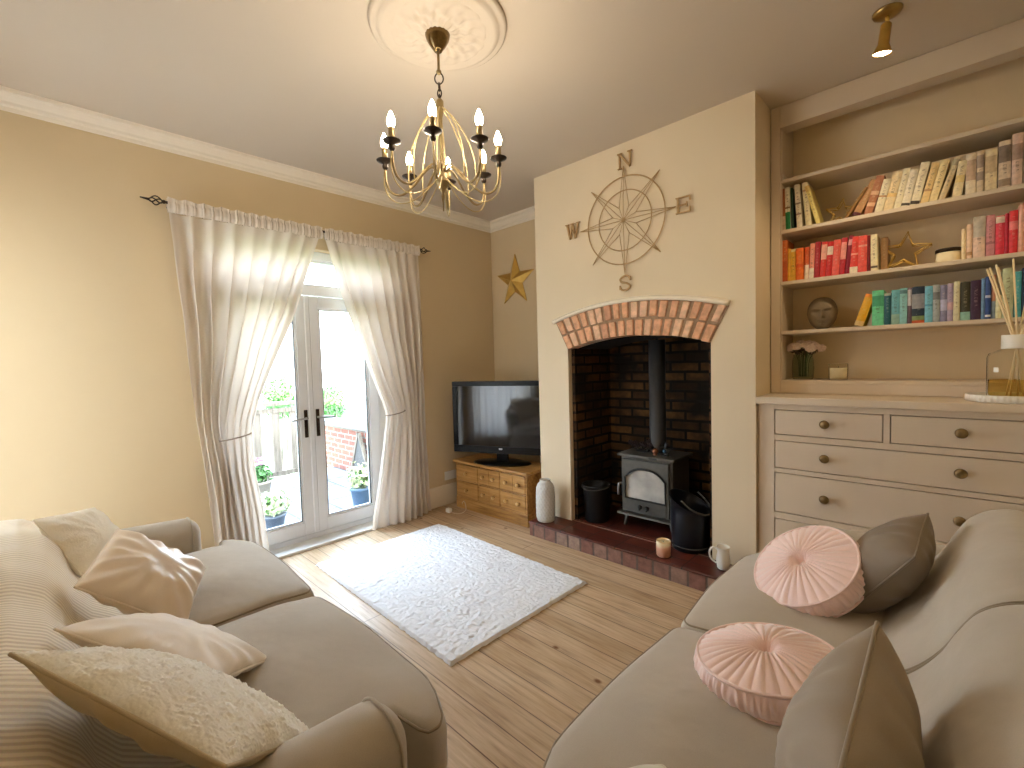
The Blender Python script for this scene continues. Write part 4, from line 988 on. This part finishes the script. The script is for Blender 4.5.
# fourth shelf: yellow, green, blue
T = (140, 190, 196)
run([(-.412, .042, .178, .052, (226, 170, 30), 'yellow leaning book', [(0, .15, (226, 190, 120)), (.9, 1, (226, 140, 40))]),
     (-.330, .050, .192, .0, (112, 210, 156), 'mint green book', [(.55, .85, (70, 160, 120))]),
     (-.278, .028, .172, 0, (28, 92, 104), 'dark teal book', [(.92, 1, (180, 190, 170))]),
     (-.248, .034, .186, 0, (110, 176, 186), 'turquoise book', [(0, .3, (150, 186, 170))]),
     (-.213, .030, .190, 0, (140, 196, 198), 'pale aqua book', [(.85, .95, (90, 130, 140))]),
     (-.182, .016, .190, 0, (110, 90, 106), 'thin plum grey book', [(.5, .95, (206, 200, 206))]),
     (-.164, .050, .192, 0, (30, 46, 62), 'wide navy book with orange foot', [(0, .08, (200, 90, 50)), (.08, .2, (130, 150, 96)), (.4, .8, (150, 150, 156))]),
     (-.113, .030, .188, 0, (116, 186, 208), 'light blue book', [(.45, .5, (80, 150, 180))]),
     (-.082, .026, .192, 0, (160, 168, 170), 'silver grey book', [(.6, .8, (110, 116, 120))]),
     (-.055, .026, .188, 0, (128, 126, 156), 'lavender blue book', [(.3, .6, (180, 180, 206))]),
     (-.028, .022, .192, 0, (166, 150, 172), 'pale mauve book', [(.3, .5, (196, 160, 166))]),
     (-.005, .022, .198, 0, (212, 206, 170), 'pale sage book'),
     (.019, .036, .192, 0, (58, 56, 38), 'dark olive book with pale green foot', [(0, .22, (140, 186, 170))]),
     (.056, .036, .194, 0, (60, 34, 62), 'dark purple book'),
     (.093, .012, .198, 0, (110, 150, 196), 'thin sky blue book'),
     (.106, .020, .205, 0, (42, 74, 140), 'royal blue book with white stars', [(.05, .1, (230, 230, 236)), (.5, .56, (190, 200, 220))]),
     (.127, .014, .212, 0, (214, 150, 120), 'slim peach book', [(0, .4, (150, 170, 190))]),
     (.142, .020, .112, 0, (226, 222, 180), 'short cream book'),
     (.163, .036, .236, 0, (188, 196, 160), 'tall sage green book'),
     (.201, .024, .216, 0, (80, 170, 176), 'teal book'),
     (.227, .036, .23, 0, (30, 52, 84), 'tall navy book')],
    SHZ[1], 'yellow green and blue books on the fourth shelf', 'from the stone head on the blue shelf')
# ------------------------------------------------------------------ ornaments on the shelves
def wire_star(label, c, R, rot, tilt, r_):
    t = thing('wire_star', label, 'ornament', c, (radians(tilt), 0, 0))
    def ring(y, q):
        return [(q * (R if k % 2 == 0 else R * .42) * sin(k * pi / 5 + rot), y, R * .86 + q * (R if k % 2 == 0 else R * .42) * cos(k * pi / 5 + rot)) for k in range(10)]
    MB().tube(ring(-.016, 1), r_, 6, True).build('front_outline', M['gold'], t)
    MB().tube(ring(.016, 1), r_, 6, True).build('rear_outline', M['gold'], t)
    b = MB(); A, B2 = ring(-.016, 1), ring(.016, 1)
    for p, q in zip(A, B2): b.tube([p, q], r_ * .9, 6)
    b.build('cross_ties', M['gold'], t)
wire_star('small gold wire star standing on the upper book shelf', (-.492, 3.34, SHZ[3] + .004), .078, .12, -10, .0042)
wire_star('larger gold wire star standing on the shelf of red books', (-.200, 3.32, SHZ[2] + .004), .108, .10, -10, .0052)
t = thing('lidded_candle', 'cream candle tub with dark metal lid beside the pink books', 'candle', (-.028, 3.30, SHZ[2]))
MB().lathe([(0, 0), (.046, 0), (.048, .004), (.048, .058), (0, .058)], 32).build('tub', M['wax'], t)
MB().lathe([(.0495, .056), (.0505, .058), (.0505, .072), (.049, .075), (0, .076)], 32).build('lid', M['dark_metal'], t)
# stone head
t = thing('stone_head', 'grey stone ornamental head with closed eyes on the shelf beside the blue books', 'ornament', (-.580, 3.33, SHZ[1]), (0, 0, radians(8)))
def headf(u, v):
    th = pi * v; ph = 2 * pi * u; z = -cos(th); s = sin(th) ** .8 if 0 < v < 1 else 0
    x = .072 * s * cos(ph); y = .074 * s * sin(ph); zz = .096 + .096 * z
    x *= 1 - .12 * max(0, -z); zz = max(zz, .003)
    fr_ = max(0, -sin(ph)) ** 2 * min(1, s * 1.3)                    # facing -y
    px, pz = x / .072, (zz - .096) / .096
    ax_ = abs(px)
    n = .022 * math.exp(-((px / (.10 + .07 * sstep(.1, -.25, pz))) ** 2)) * sstep(.40, -.10, pz) * sstep(-.33, -.22, pz)
    sock = -.013 * math.exp(-(((ax_ - .36) / .20) ** 2) - ((pz - .08) / .13) ** 2)
    lid = .009 * math.exp(-(((ax_ - .36) / .15) ** 2) - ((pz - .05) / .06) ** 2)
    brow = .009 * math.exp(-(((ax_ - .34) / .24) ** 2) - ((pz - .27 - .1 * (ax_ - .34)) / .06) ** 2)
    lip = .012 * math.exp(-((px / .24) ** 2) - ((pz + .47) / .05) ** 2) + .011 * math.exp(-((px / .19) ** 2) - ((pz + .60) / .055) ** 2) - .006 * math.exp(-((px / .28) ** 2) - ((pz + .535) / .022) ** 2)
    chn = .012 * math.exp(-((px / .28) ** 2) - ((pz + .82) / .12) ** 2)
    face = sstep(.95, .70, sqrt((px / .82) ** 2 + ((pz + .12) / .86) ** 2)) * (1 if sin(ph) < 0 else 0)
    hood = 1 - face
    y -= fr_ * (n + sock + lid + brow + lip + chn)
    k = 1 + .085 * hood * sstep(-1.0, -.6, pz)
    return (x * k, y * k, zz * (1 + .02 * hood))
stone = plain('carved_stone', rgb(124, 108, 84), .7, var=.15, nscale=30, bstr=.2, bscale=150)
hb_ = MB().grid(headf, 96, 72, cu=True)
hb_.build('face', stone, t)
MB().lathe([(0, .192), (.03, .190), (.034, .196), (.026, .208), (0, .214)], 24).build('topknot', stone, t) if False else None
# flowers in glass vase
t = thing('flower_vase', 'glass vase of pale pink flowers on the lowest shelf by the chimney', 'vase', (-.682, 3.335, SHZ[0]))
gv = thin_glass('vase_glass', (.88, .93, .92, 1), .03)
MB().lathe([(0, .004), (.050, .004), (.056, .012), (.060, .07), (.056, .12), (.050, .150), (.052, .158), (.049, .158), (.047, .150), (.053, .12), (.057, .07), (.053, .016), (0, .012)], 32).build('glass_body', gv, t)
b = MB(); fl = MB(); lf_ = MB()
for k in range(11):
    a = k * 2.4; rr = .085 * sqrt((k + .5) / 11); x, y, z = rr * cos(a) * 1.15 + .01, rr * sin(a) * .75, .205 + .035 * (1 - (rr / .085) ** 2) + random.uniform(-.008, .008)
    b.tube(smooth_path([(x * .3, y * .3, .02), (x * .4, y * .4, .13), (x, y, z)], 4), .002, 5)
    for q in range(26):
        zz_ = 1 - 2 * (q + .5) / 26; aa = q * 2.4; r2 = .020 * sqrt(1 - zz_ * zz_)
        fl.ball((x + r2 * cos(aa), y + r2 * sin(aa), z - .012 + .017 * zz_), .0105, 8, 5, 0, (1, 1, .8))
leaves(lf_, (0.01, 0, .19), .07, 50, .025, (1.1, .8, .5), 0, .5)
b.build('stems', plain('green_stem', rgb(74, 92, 54), .6), t); fl.build('blossom', plain('blush_petal', rgb(248, 228, 220), .7, var=.08, nscale=40), t); lf_.build('foliage', plain('dusky_leaf', rgb(96, 84, 76), .7), t)
t = thing('glass_candle', 'small white candle in a clear glass on the lowest shelf', 'candle', (-.492, 3.29, SHZ[0]))
MB().lathe([(0, .002), (.044, .002), (.047, .008), (.047, .094), (.045, .096), (.0445, .094), (.0445, .010), (0, .008)], 32).build('glass_body', thin_glass('candle_glass', (.98, .98, .96, 1), .03), t)
MB().lathe([(0, .009), (.0435, .009), (.0435, .070), (0, .071)], 28).build('wax', M['wax'], t)
MB().tube([(0, 0, .07), (.001, 0, .082)], .0012, 5).build('wick', M['blackmatt'], t)
# tray and reed diffuser
TX, TY, TZ2 = .185, 3.045, 1.158
t = thing('round_tray', 'white round tray with ribbed rim on the worktop', 'tray', (TX, TY, TZ2))
def trf(r_, z_, a): return (r_ + (.0035 * (.5 + .5 * cos(46 * a)) if .003 < z_ < .032 and r_ > .142 else 0), z_)
MB().lathe([(0, .001), (.140, .001), (.143, .004), (.143, .031), (.141, .034), (.137, .031), (.136, .010), (0, .009)], 276, fn=trf).build('tray_body', M['white'], t)
t = thing('reed_diffuser', 'glass reed diffuser with white collar and amber oil on the tray', 'diffuser', (.203, 3.05, TZ2 + .010))
MB().lathe([(0, .003), (.084, .003), (.092, .010), (.094, .03), (.094, .190), (.088, .208), (.060, .222), (.042, .230), (.040, .240), (.037, .240), (.039, .228), (.058, .218), (.085, .204), (.0905, .188), (.0905, .03), (.088, .014), (0, .010)], 48).build('glass_body', thin_glass('diffuser_glass', (.985, .985, .97, 1), .02), t)
oil = thin_glass('amber_oil', (.90, .78, .46, 1), .02)
MB().lathe([(0, .0108), (.087, .0145), (.0895, .03), (.0895, .088), (0, .0885)], 40).build('oil', oil, t)
MB().lathe([(.040, .229), (.049, .229), (.050, .232), (.050, .288), (.048, .291), (.020, .291), (.018, .286), (.018, .24), (.040, .238)], 40).build('collar', M['white'], t)
b = MB()
for (x, y, z, ex, ey, ez) in ((0, 0, .015, -.098, .03, .60), (.004, .002, .015, -.088, .06, .61), (0, .004, .015, -.070, .02, .615), (.003, 0, .015, -.062, .055, .605), (.002, -.004, .015, -.018, .0, .63), (-.004, .004, .015, .05, .03, .62), (-.003, 0, .015, .085, -.01, .60)):
    MB().tube([(-ex * .35, -ey * .35, .016), (ex * .08 + x, ey * .08 + y, .26), (ex, ey, ez)], .0036, 6).build('reed', plain('reed_cane', rgb(236, 216, 176), .7), t)
b = MB(); a0 = -2.35
b.grid(lambda u, v: (.0948 * cos(a0 + (u - .5) * .22), .0948 * sin(a0 + (u - .5) * .22), lerp(.125, .147, v)), 6, 3, 0, True); b.build('paper_tag', plain('tag_white', rgb(245, 245, 240), .5, var=0), t)
# ------------------------------------------------------------------ sofas
BACK = [(-.02, .36), (.02, .46), (-.05, .535), (-.125, .605), (-.175, .675), (-.205, .74), (-.24, .80), (-.295, .84), (-.36, .85), (-.43, .82), (-.455, .74), (-.46, .58), (-.46, .12)]
BACK1 = [(-.02, .36), (-.04, .46), (-.12, .535), (-.20, .590), (-.235, .64), (-.255, .70), (-.288, .752), (-.345, .788), (-.41, .795), (-.465, .77), (-.49, .70), (-.495, .56), (-.495, .12)]
def make_sofa(name, label, loc, rotz, BACK, slen):
    t = thing(name, label, 'sofa', loc, (0, 0, rotz)); t.scale = (slen, 1, 1)
    HL = 1.01; AI = .855                       # half length, inner face of the arms
    fab, pip = M['sofa'], M['piping']
    MB().softbox(HL - .015, .39, .125, .03, 8, 6, 3, lambda x, y, z: (x, y - .06, z + .225)).build('base', fab, t)
    l0 = None
    for sx_ in (-1, 1):
        for y in (.25, -.38):
            MB().lathe([(0, 0), (.018, 0), (.020, .01), (.026, .11), (0, .11)], 12, (sx_ * (HL - .10), y, 0)).build('leg', M['pinedark'], t)
    # arms
    for sx_ in (-1, 1):
        def aw(x, y, z, s=sx_):
            k = sstep(.05, .16, z); zz = z + .385; f_ = (y + .16) / .40
            x2 = x * (1 + .16 * k) + .012 * k * s
            return (x2 + s * (AI + .078), y - .10, zz - .018 * sstep(.0, .4, y))
        ab = MB().softbox(.078, .375, .28, .072, 4, 12, 8, aw, 0, 6)
        arm = ab.build('arm', fab, t)
        def rim(q):
            zz = q[1]; return Vector(aw(q[0], .375 - .016, zz))
        path = []
        hx, hz, R = .078, .28, .072
        for k in range(9): path.append((-hx, lerp(-hz + .02, hz - R, k / 8)))
        for k in range(1, 9): a = pi - k / 8 * pi / 2; path.append((-hx + R + R * cos(a), hz - R + R * sin(a)))
        for k in range(0, 9): a = pi / 2 - k / 8 * pi / 2; path.append((hx - R + R * cos(a), hz - R + R * sin(a)))
        for k in range(1, 9): path.append((hx, lerp(hz - R, -hz + .02, k / 8)))
        MB().tube([Vector((p.x, p.y - .028, p.z)) + (Vector((p.x, 0, p.z)) - Vector((sx_ * (AI + .078), 0, .36))).normalized() * .001 for p in [rim(q) for q in path]], .0036, 6).build('piping', fab, arm)
    # seat cushions (T shaped: they run on in front of the arms)
    for sx_ in (-1, 1):
        x0, x1 = .006, AI - .004; hx = (x1 - x0) / 2; cx0 = (x0 + x1) / 2
        def cw(x, y, z, s=sx_):
            u = (x + hx) / (2 * hx); ear = .095 * sstep(.175, .20, y)
            xx = x0 + u * (x1 - x0 + ear)
            fx, fy = x / hx, (y) / .30
            cr = .030 * (1 - min(1, abs(fx)) ** 2.4) * (1 - min(1, abs(fy)) ** 2.4)
            zz = z + (cr if z > 0 else 0) + .422
            front = sstep(.12, .30, y); yy = y + .18 + .02 * front * (1 - fx * fx) - .055 * front * sstep(.72, 1.0, u) ** 2
            zz -= .012 * front * (1 if z > 0 else 0)
            n_ = .006 * noise.noise((x * 4 + s * 7, y * 4, 2)); zz += n_ if z > 0 else 0
            return (s * xx, yy, zz)
        b = MB().softbox(hx, .305, .088, .045, 14, 12, 3, cw, 0, 5)
        if sx_ < 0: b.f = [f[::-1] for f in b.f]
        cu = b.build('seat_cushion', fab, t)
        for zz in (1, -1):
            pth = []; R = .045; q = R * .70
            X_, Y_ = hx - R + q, .305 - R + q; cr = .035
            def arc(cx1, cy1, a0, a1): 
                for k in range(7): a = lerp(a0, a1, k / 6); pth.append((cx1 + cr * cos(a), cy1 + cr * sin(a)))
            def seg(p, q2, n):
                for k in range(1, n): pth.append((lerp(p[0], q2[0], k / n), lerp(p[1], q2[1], k / n)))
            arc(X_ - cr, Y_ - cr, 0, pi / 2); seg((X_ - cr, Y_), (-X_ + cr, Y_), 12); arc(-X_ + cr, Y_ - cr, pi / 2, pi); seg((-X_, Y_ - cr), (-X_, -Y_ + cr), 14)
            arc(-X_ + cr, -Y_ + cr, pi, 1.5 * pi); seg((-X_ + cr, -Y_), (X_ - cr, -Y_), 10); arc(X_ - cr, -Y_ + cr, 1.5 * pi, 2 * pi); seg((X_, -Y_ + cr), (X_, Y_ - cr), 24)
            MB().tube([cw(x, y, zz * (.088 - R + q)) for x, y in pth], .0038, 6, True).build('piping', pip, cu)
    # back: two padded halves
    bp = smooth_path([(0, y, z) for y, z in BACK], 5)
    for sx_ in (-1, 1):
        nx = 40
        def bf(u, v, s=sx_):
            i = v * (len(bp) - 1); k = min(int(i), len(bp) - 2); p = bp[k].lerp(bp[k + 1], i - k)
            e = min(u / .05, 1); e2 = min((1 - u) / .07, 1)
            pad = -.020 * (1 - sqrt(max(0, 1 - (1 - e) ** 2))) - .055 * (1 - sqrt(max(0, 1 - (1 - e2) ** 2)))
            c = Vector((0, -.33, .66)); d = (Vector((0, p.y, p.z)) - c); d = d.normalized() if d.length > 1e-6 else d
            bul = .014 * sin(pi * min(1, max(0, u))) * sstep(.40, .6, p.z)
            q = Vector((0, p.y, p.z)) + d * (pad + bul) * sstep(.3, .55, p.z)
            q += d * .006 * noise.noise((u * 5 + s * 3, p.z * 5, 1.7))
            return (s * (lerp(.001, HL - .075, u)), q.y, q.z)
        b = MB().grid(bf, nx, len(bp))
        for u in (0, 1):
            loop = [bf(u, j / (len(bp) - 1)) for j in range(len(bp))]
            b.add(loop + [(loop[0][0], -.33, .5)], [(j, j + 1, len(bp)) for j in range(len(bp) - 1)], 0, False)
        bo = b.build('back_cushion', fab, t)
        MB().tube([Vector(bf(.012, j / 50)) for j in range(2, 48)], .0042, 6).build('piping', pip, bo)
    MB().softbox(HL - .03, .05, .30, .03, 8, 3, 6, lambda x, y, z: (x, y - .42, z + .42)).build('back_frame', fab, t)
    return t
s1 = make_sofa('sofa', 'beige linen sofa with a cream ribbed throw over its back', (-1.85, .25, 0), 0, BACK1, 1.0)
s2 = make_sofa('sofa', 'beige linen sofa with pink round cushions in front of the drawer chest', (-.19, 1.475, 0), radians(90), BACK, .885)
# throw over the back of the first sofa
def ribbed():
    m, nt, out = new_mat('ribbed_knit'); b = principled(nt, out, None, .95, 0, .2); b.inputs['Sheen Weight'].default_value = .3
    wv = nt.nodes.new('ShaderNodeTexWave'); wv.wave_type = 'BANDS'; wv.bands_direction = 'X'; wv.inputs['Scale'].default_value = 15.5; wv.inputs['Distortion'].default_value = .5; wv.inputs['Detail'].default_value = 1
    nt.links.new(coords(nt), wv.inputs['Vector']); n = ntex(nt, coords(nt), 260, 2)
    c = ramp(nt, wv.outputs[0], [(.2, rgb(212, 196, 172)), (.75, rgb(238, 226, 204))])
    nt.links.new(mixc(nt, .2, c, n.outputs['Color'], 'OVERLAY'), b.inputs['Base Color']); bump(nt, b, wv.outputs[0], .4, .002); return m
def throwf(u, v):
    x = lerp(-.955, .985, u); bp = BACK
    tb = [(-.035, .50), (-.09, .525)] + BACK1[2:12]
    L_ = [0]; 
    for p, q in zip(tb, tb[1:]): L_.append(L_[-1] + sqrt((p[0] - q[0]) ** 2 + (p[1] - q[1]) ** 2))
    s = v * L_[-1]; k = 0
    while k < len(L_) - 2 and s > L_[k + 1]: k += 1
    f_ = (s - L_[k]) / (L_[k + 1] - L_[k]); y, z = lerp(tb[k][0], tb[k + 1][0], f_), lerp(tb[k][1], tb[k + 1][1], f_)
    d = Vector((0, y + .37, z - .54)).normalized()
    gap = min(1, abs(x) / .10); off = .010 + .012 * sin(pi * min(1, abs(x) / .98)) - .010 * (1 - gap) + .012 * noise.noise((x * 3, s * 5, 4)) + .010 * noise.noise((x * 7, s * 3, 9)) 
    edge = sstep(.97, .86, abs(x)); off = max(.004, off) * lerp(.4, 1, edge) + .003
    q = Vector((x + .012 * noise.noise((s * 6, 3, 1)), y, z)) + d * off
    return q
b = MB().grid(lambda u, v: throwf(u, v), 120, 60)
th = b.build('throw_blanket', ribbed(), None, (-1.85, .25, 0), solid=.008)
tag(th, 'cream ribbed knitted throw draped over the back of the sofa', 'throw')
# ------------------------------------------------------------------ loose cushions
def frame(c, xd, yd):
    x = Vector(xd).normalized(); y = Vector(yd); y = (y - x * y.dot(x)).normalized(); z = x.cross(y)
    m = Matrix((x, y, z)).transposed().to_4x4(); m.translation = c; return m
def pillow(name, label, cat, c, xd, yd, w, h, t, mats, seed=0, wr=.006, pip=True, conc=.05, sag=0.0, pexp=.5, back=None, rc=.03, n=56, nub=0.0):
    def pf(u, v, s):
        a, b_ = 2 * u - 1, 2 * v - 1
        x = w / 2 * a * (1 - conc * (1 - a * a) * 0 - conc * (1 - b_ * b_) * abs(a) ** 3); y = h / 2 * b_ * (1 - conc * (1 - a * a) * abs(b_) ** 3)
        rcf = 1 - rc * a ** 4 * b_ ** 4; x *= rcf; y *= rcf
        k = max(0, (1 - a * a)) * max(0, (1 - b_ * b_)); z = s * t / 2 * (k ** pexp)
        z += wr * k ** .3 * (noise.noise((x * 9 + seed, y * 9, s)) + .6 * noise.noise((x * 22 + seed, y * 14, s * 2)))
        rad = sin(atan2(b_, a) * 14 + seed) * .35 * wr * k ** .25 * (1 - k) * 3; z += rad
        if nub and s > 0: z += nub * k ** .2 * (abs(noise.noise((x * 75, y * 75, 3.1))) + .5 * abs(noise.noise((x * 150, y * 150, 7.7))) - .3)
        z -= sag * (a * a + b_ * b_) * .5
        return (x, y, z)
    def cosg(u): return .5 - .5 * cos(pi * u)
    root = MB()
    root.grid(lambda u, v: pf(cosg(u), cosg(v), 1), n, n)
    root.grid(lambda u, v: pf(1 - cosg(u), cosg(v), -1), n, n, 1 if back else 0)
    o = root.build(name, [mats] + ([back] if back else []), None)
    o.matrix_world = frame(c, xd, yd); tag(o, label, cat)
    if pip:
        ed = [pf(cosg(k / 40), 0, 1) for k in range(40)] + [pf(1, cosg(k / 40), 1) for k in range(40)] + [pf(1 - cosg(k / 40), 1, 1) for k in range(40)] + [pf(0, 1 - cosg(k / 40), 1) for k in range(40)]
        MB().tube(ed, .0038, 6, True).build('piping', back or mats, o)
    return o
def textured(name, col, scale, strength, dist=.012, kind='voronoi'):
    m = fabric(name, col, .95, var=.06, sheen=.4); nt = m.node_tree; b = [n for n in nt.nodes if n.type == 'BSDF_PRINCIPLED'][0]
    if kind == 'voronoi':
        tx = nt.nodes.new('ShaderNodeTexVoronoi'); tx.inputs['Scale'].default_value = scale; tx.feature = 'SMOOTH_F1'; o = tx.outputs['Distance']; inv = True
    else: tx = ntex(nt, None, scale, 4, .6); o = tx.outputs[0]; inv = False
    nt.links.new(coords(nt), tx.inputs['Vector']); bp = bump(nt, b, o, strength, dist); bp.invert = inv; return m
fuzzy = textured('cream_fleece', rgb(248, 238, 218), 90, .7, .006, 'noise')
knob_ = textured('cream_knobbly', rgb(253, 247, 236), 160, .4, .004)
satin = fabric('champagne_satin', rgb(238, 220, 198), .34, var=.04, weave=900, bstr=.03, sheen=.1); [n for n in satin.node_tree.nodes if n.type == 'BSDF_PRINCIPLED'][0].inputs['Specular IOR Level'].default_value = .6
plainc = fabric('plain_cream', rgb(242, 230, 214), .7, var=.04, wrinkle=.3)
khaki = fabric('khaki_back', rgb(200, 184, 154), .85)
brown = fabric('brown_cotton', rgb(132, 117, 100), .7, var=.05, sheen=.2)
grey = fabric('grey_brown_cotton', rgb(164, 150, 133), .7, var=.05, sheen=.2)
pillow('cushion', 'cream fleecy cushion at the window end of the sofa with the ribbed throw', 'cushion', (-2.59, .112, .684), (.828, -.536, .167), (-.437, -.428, .791), .36, .345, .12, fuzzy, 1, .005, n=130, nub=.005)
pillow('cushion', 'champagne satin cushion slumped against the fleecy cushion', 'cushion', (-2.075, .230, .665), (-.911, .369, .183), (-.173, -.745, .644), .37, .355, .14, satin, 5, .010)
pillow('cushion', 'plain cream cushion with satin sheen between the satin and knobbly cushions', 'cushion', (-1.506, .216, .655), (-.692, .586, -.421), (-.719, -.611, .331), .37, .41, .10, plainc, 9, .006)
pillow('cushion', 'large knobbly cream cushion with khaki back by the arm nearest the camera', 'cushion', (-1.13, .171, .715), (-.593, .552, -.586), (-.795, -.518, .317), .445, .465, .115, knob_, 12, .006, back=khaki, n=190, nub=.008)
pillow('cushion', 'dark grey-brown square cushion behind the far pink round cushion', 'cushion', (-.160, 1.985, .668), (.051, .99, .133), (.557, -.139, .819), .36, .345, .19, brown, 15, .006)
pillow('cushion', 'lighter grey-brown square cushion standing beside the near pink round cushion', 'cushion', (-.122, .94, .672), (.006, .995, .101), (.11, -.101, .989), .40, .37, .20, grey, 21, .008)
pillow('cushion', 'off-white cushion tip at the bottom edge on the near seat', 'cushion', (-.385, .625, .600), (.7, .7, .10), (-.7, .7, .10), .26, .26, .10, plain('white_cotton', rgb(232, 228, 216), .8, var=.02), 25, .003, conc=.18, rc=.14)
pinkm = fabric('pink_velvet', rgb(252, 220, 212), .75, var=.04, sheen=.8, weave=900, bstr=.1)
def round_cushion(label, c, xd, yd, R, T, seed):
    root = thing('round_cushion', label, 'cushion', (0, 0, 0), group='pink round cushions'); root.matrix_world = frame(c, xd, yd)
    N = 34
    def side(s):
        def f_(u, v):
            a = 2 * pi * u; r_ = R * (1 - v); q = r_ / R
            z = T / 2 + .030 * (1 - q ** 2.2) - .040 * math.exp(-(r_ / .022) ** 2)
            pl = .0072 * (abs(sin(a * N / 2 + .5 * sin(3 * a + seed))) ** .6 - .5) * sstep(0, .06, r_) * (1 - .35 * q) + .004 * noise.noise((cos(a) * 3 + seed, sin(a) * 3, q * 2))
            z += pl
            return (r_ * cos(a), r_ * sin(a), s * z)
        return f_
    def wall(u, v):
        a = 2 * pi * u; z = lerp(-T / 2, T / 2, v); r_ = R + .012 * sin(pi * v) + .0022 * sin(a * 70 + seed + 2 * sin(9 * a)) * sin(pi * v) + .002 * sin(a * 41 + 3 * v)
        return (r_ * cos(a), r_ * sin(a), z)
    b = MB().grid(side(1), 340, 26, cu=True); b2 = MB().grid(side(-1), 340, 26, cu=True); b2.f = [f[::-1] for f in b2.f]
    b.build('pleated_face', pinkm, root); b2.build('pleated_face', pinkm, root)
    MB().grid(wall, 420, 9, cu=True).build('gathered_side', pinkm, root)
    for s in (-1, 1): MB().tube([((R + .002) * cos(a), (R + .002) * sin(a), s * T / 2) for a in [2 * pi * k / 90 for k in range(90)]], .0045, 8, True).build('piping', pinkm, root)
    MB().ball((0, 0, T / 2 - .004), .013, 14, 8, 0, (1, 1, .6)).build('button', pinkm, root)
round_cushion('pink round pleated cushion tipped against the dark grey-brown cushion', (-.368, 1.90, .612), (.325, .05, .19), (-.14, .36, .15), .178, .070, 2)
round_cushion('pink round pleated cushion lying on the middle of the seat', (-.345, 1.31, .565), (.36, .0, .05), (0, .36, .0), .172, .062, 6)
# ------------------------------------------------------------------ camera, light
cam = bpy.data.cameras.new('camera'); co = bpy.data.objects.new('camera', cam); COL.objects.link(co)
yaw, pitch, roll = radians(-44.15589), radians(-2.77239), radians(-1.60383); FPX = 455.5125
f = Vector((sin(yaw) * cos(pitch), cos(yaw) * cos(pitch), sin(pitch)))
r0 = Vector((cos(yaw), -sin(yaw), 0)); u0 = r0.cross(f)
r = cos(roll) * r0 + sin(roll) * u0; u = -sin(roll) * r0 + cos(roll) * u0
mw = Matrix((r, u, -f)).transposed().to_4x4(); mw.translation = (0, 0, 1.40); co.matrix_world = mw
cam.sensor_width = 36; cam.lens = FPX / 1024 * 36; cam.clip_start = .02; cam.clip_end = 200
SC.camera = co
wd = bpy.data.worlds.new('world'); SC.world = wd; wd.use_nodes = True; nt = wd.node_tree; nt.nodes.clear()
bg = nt.nodes.new('ShaderNodeBackground'); wo = nt.nodes.new('ShaderNodeOutputWorld')
tc = nt.nodes.new('ShaderNodeTexCoord'); sp = nt.nodes.new('ShaderNodeSeparateXYZ'); nt.links.new(tc.outputs['Generated'], sp.inputs[0])
nt.links.new(ramp(nt, sp.outputs[2], [(0.0, (.86, .93, 1, 1)), (0.6, (.62, .80, 1, 1))]), bg.inputs[0]); bg.inputs[1].default_value = WORLD
nt.links.new(bg.outputs[0], wo.inputs[0])
vs = SC.view_settings; SC.display_settings.display_device = 'sRGB'
vs.view_transform = 'Standard'; vs.look = 'None'; vs.exposure = EXPO; vs.gamma = 1.0; vs.use_curve_mapping = False
cy = SC.cycles; cy.max_bounces = 8; cy.diffuse_bounces = 5; cy.glossy_bounces = 4; cy.transmission_bounces = 6; cy.transparent_max_bounces = 12
cy.sample_clamp_indirect = 6; cy.caustics_reflective = False; cy.caustics_refractive = False
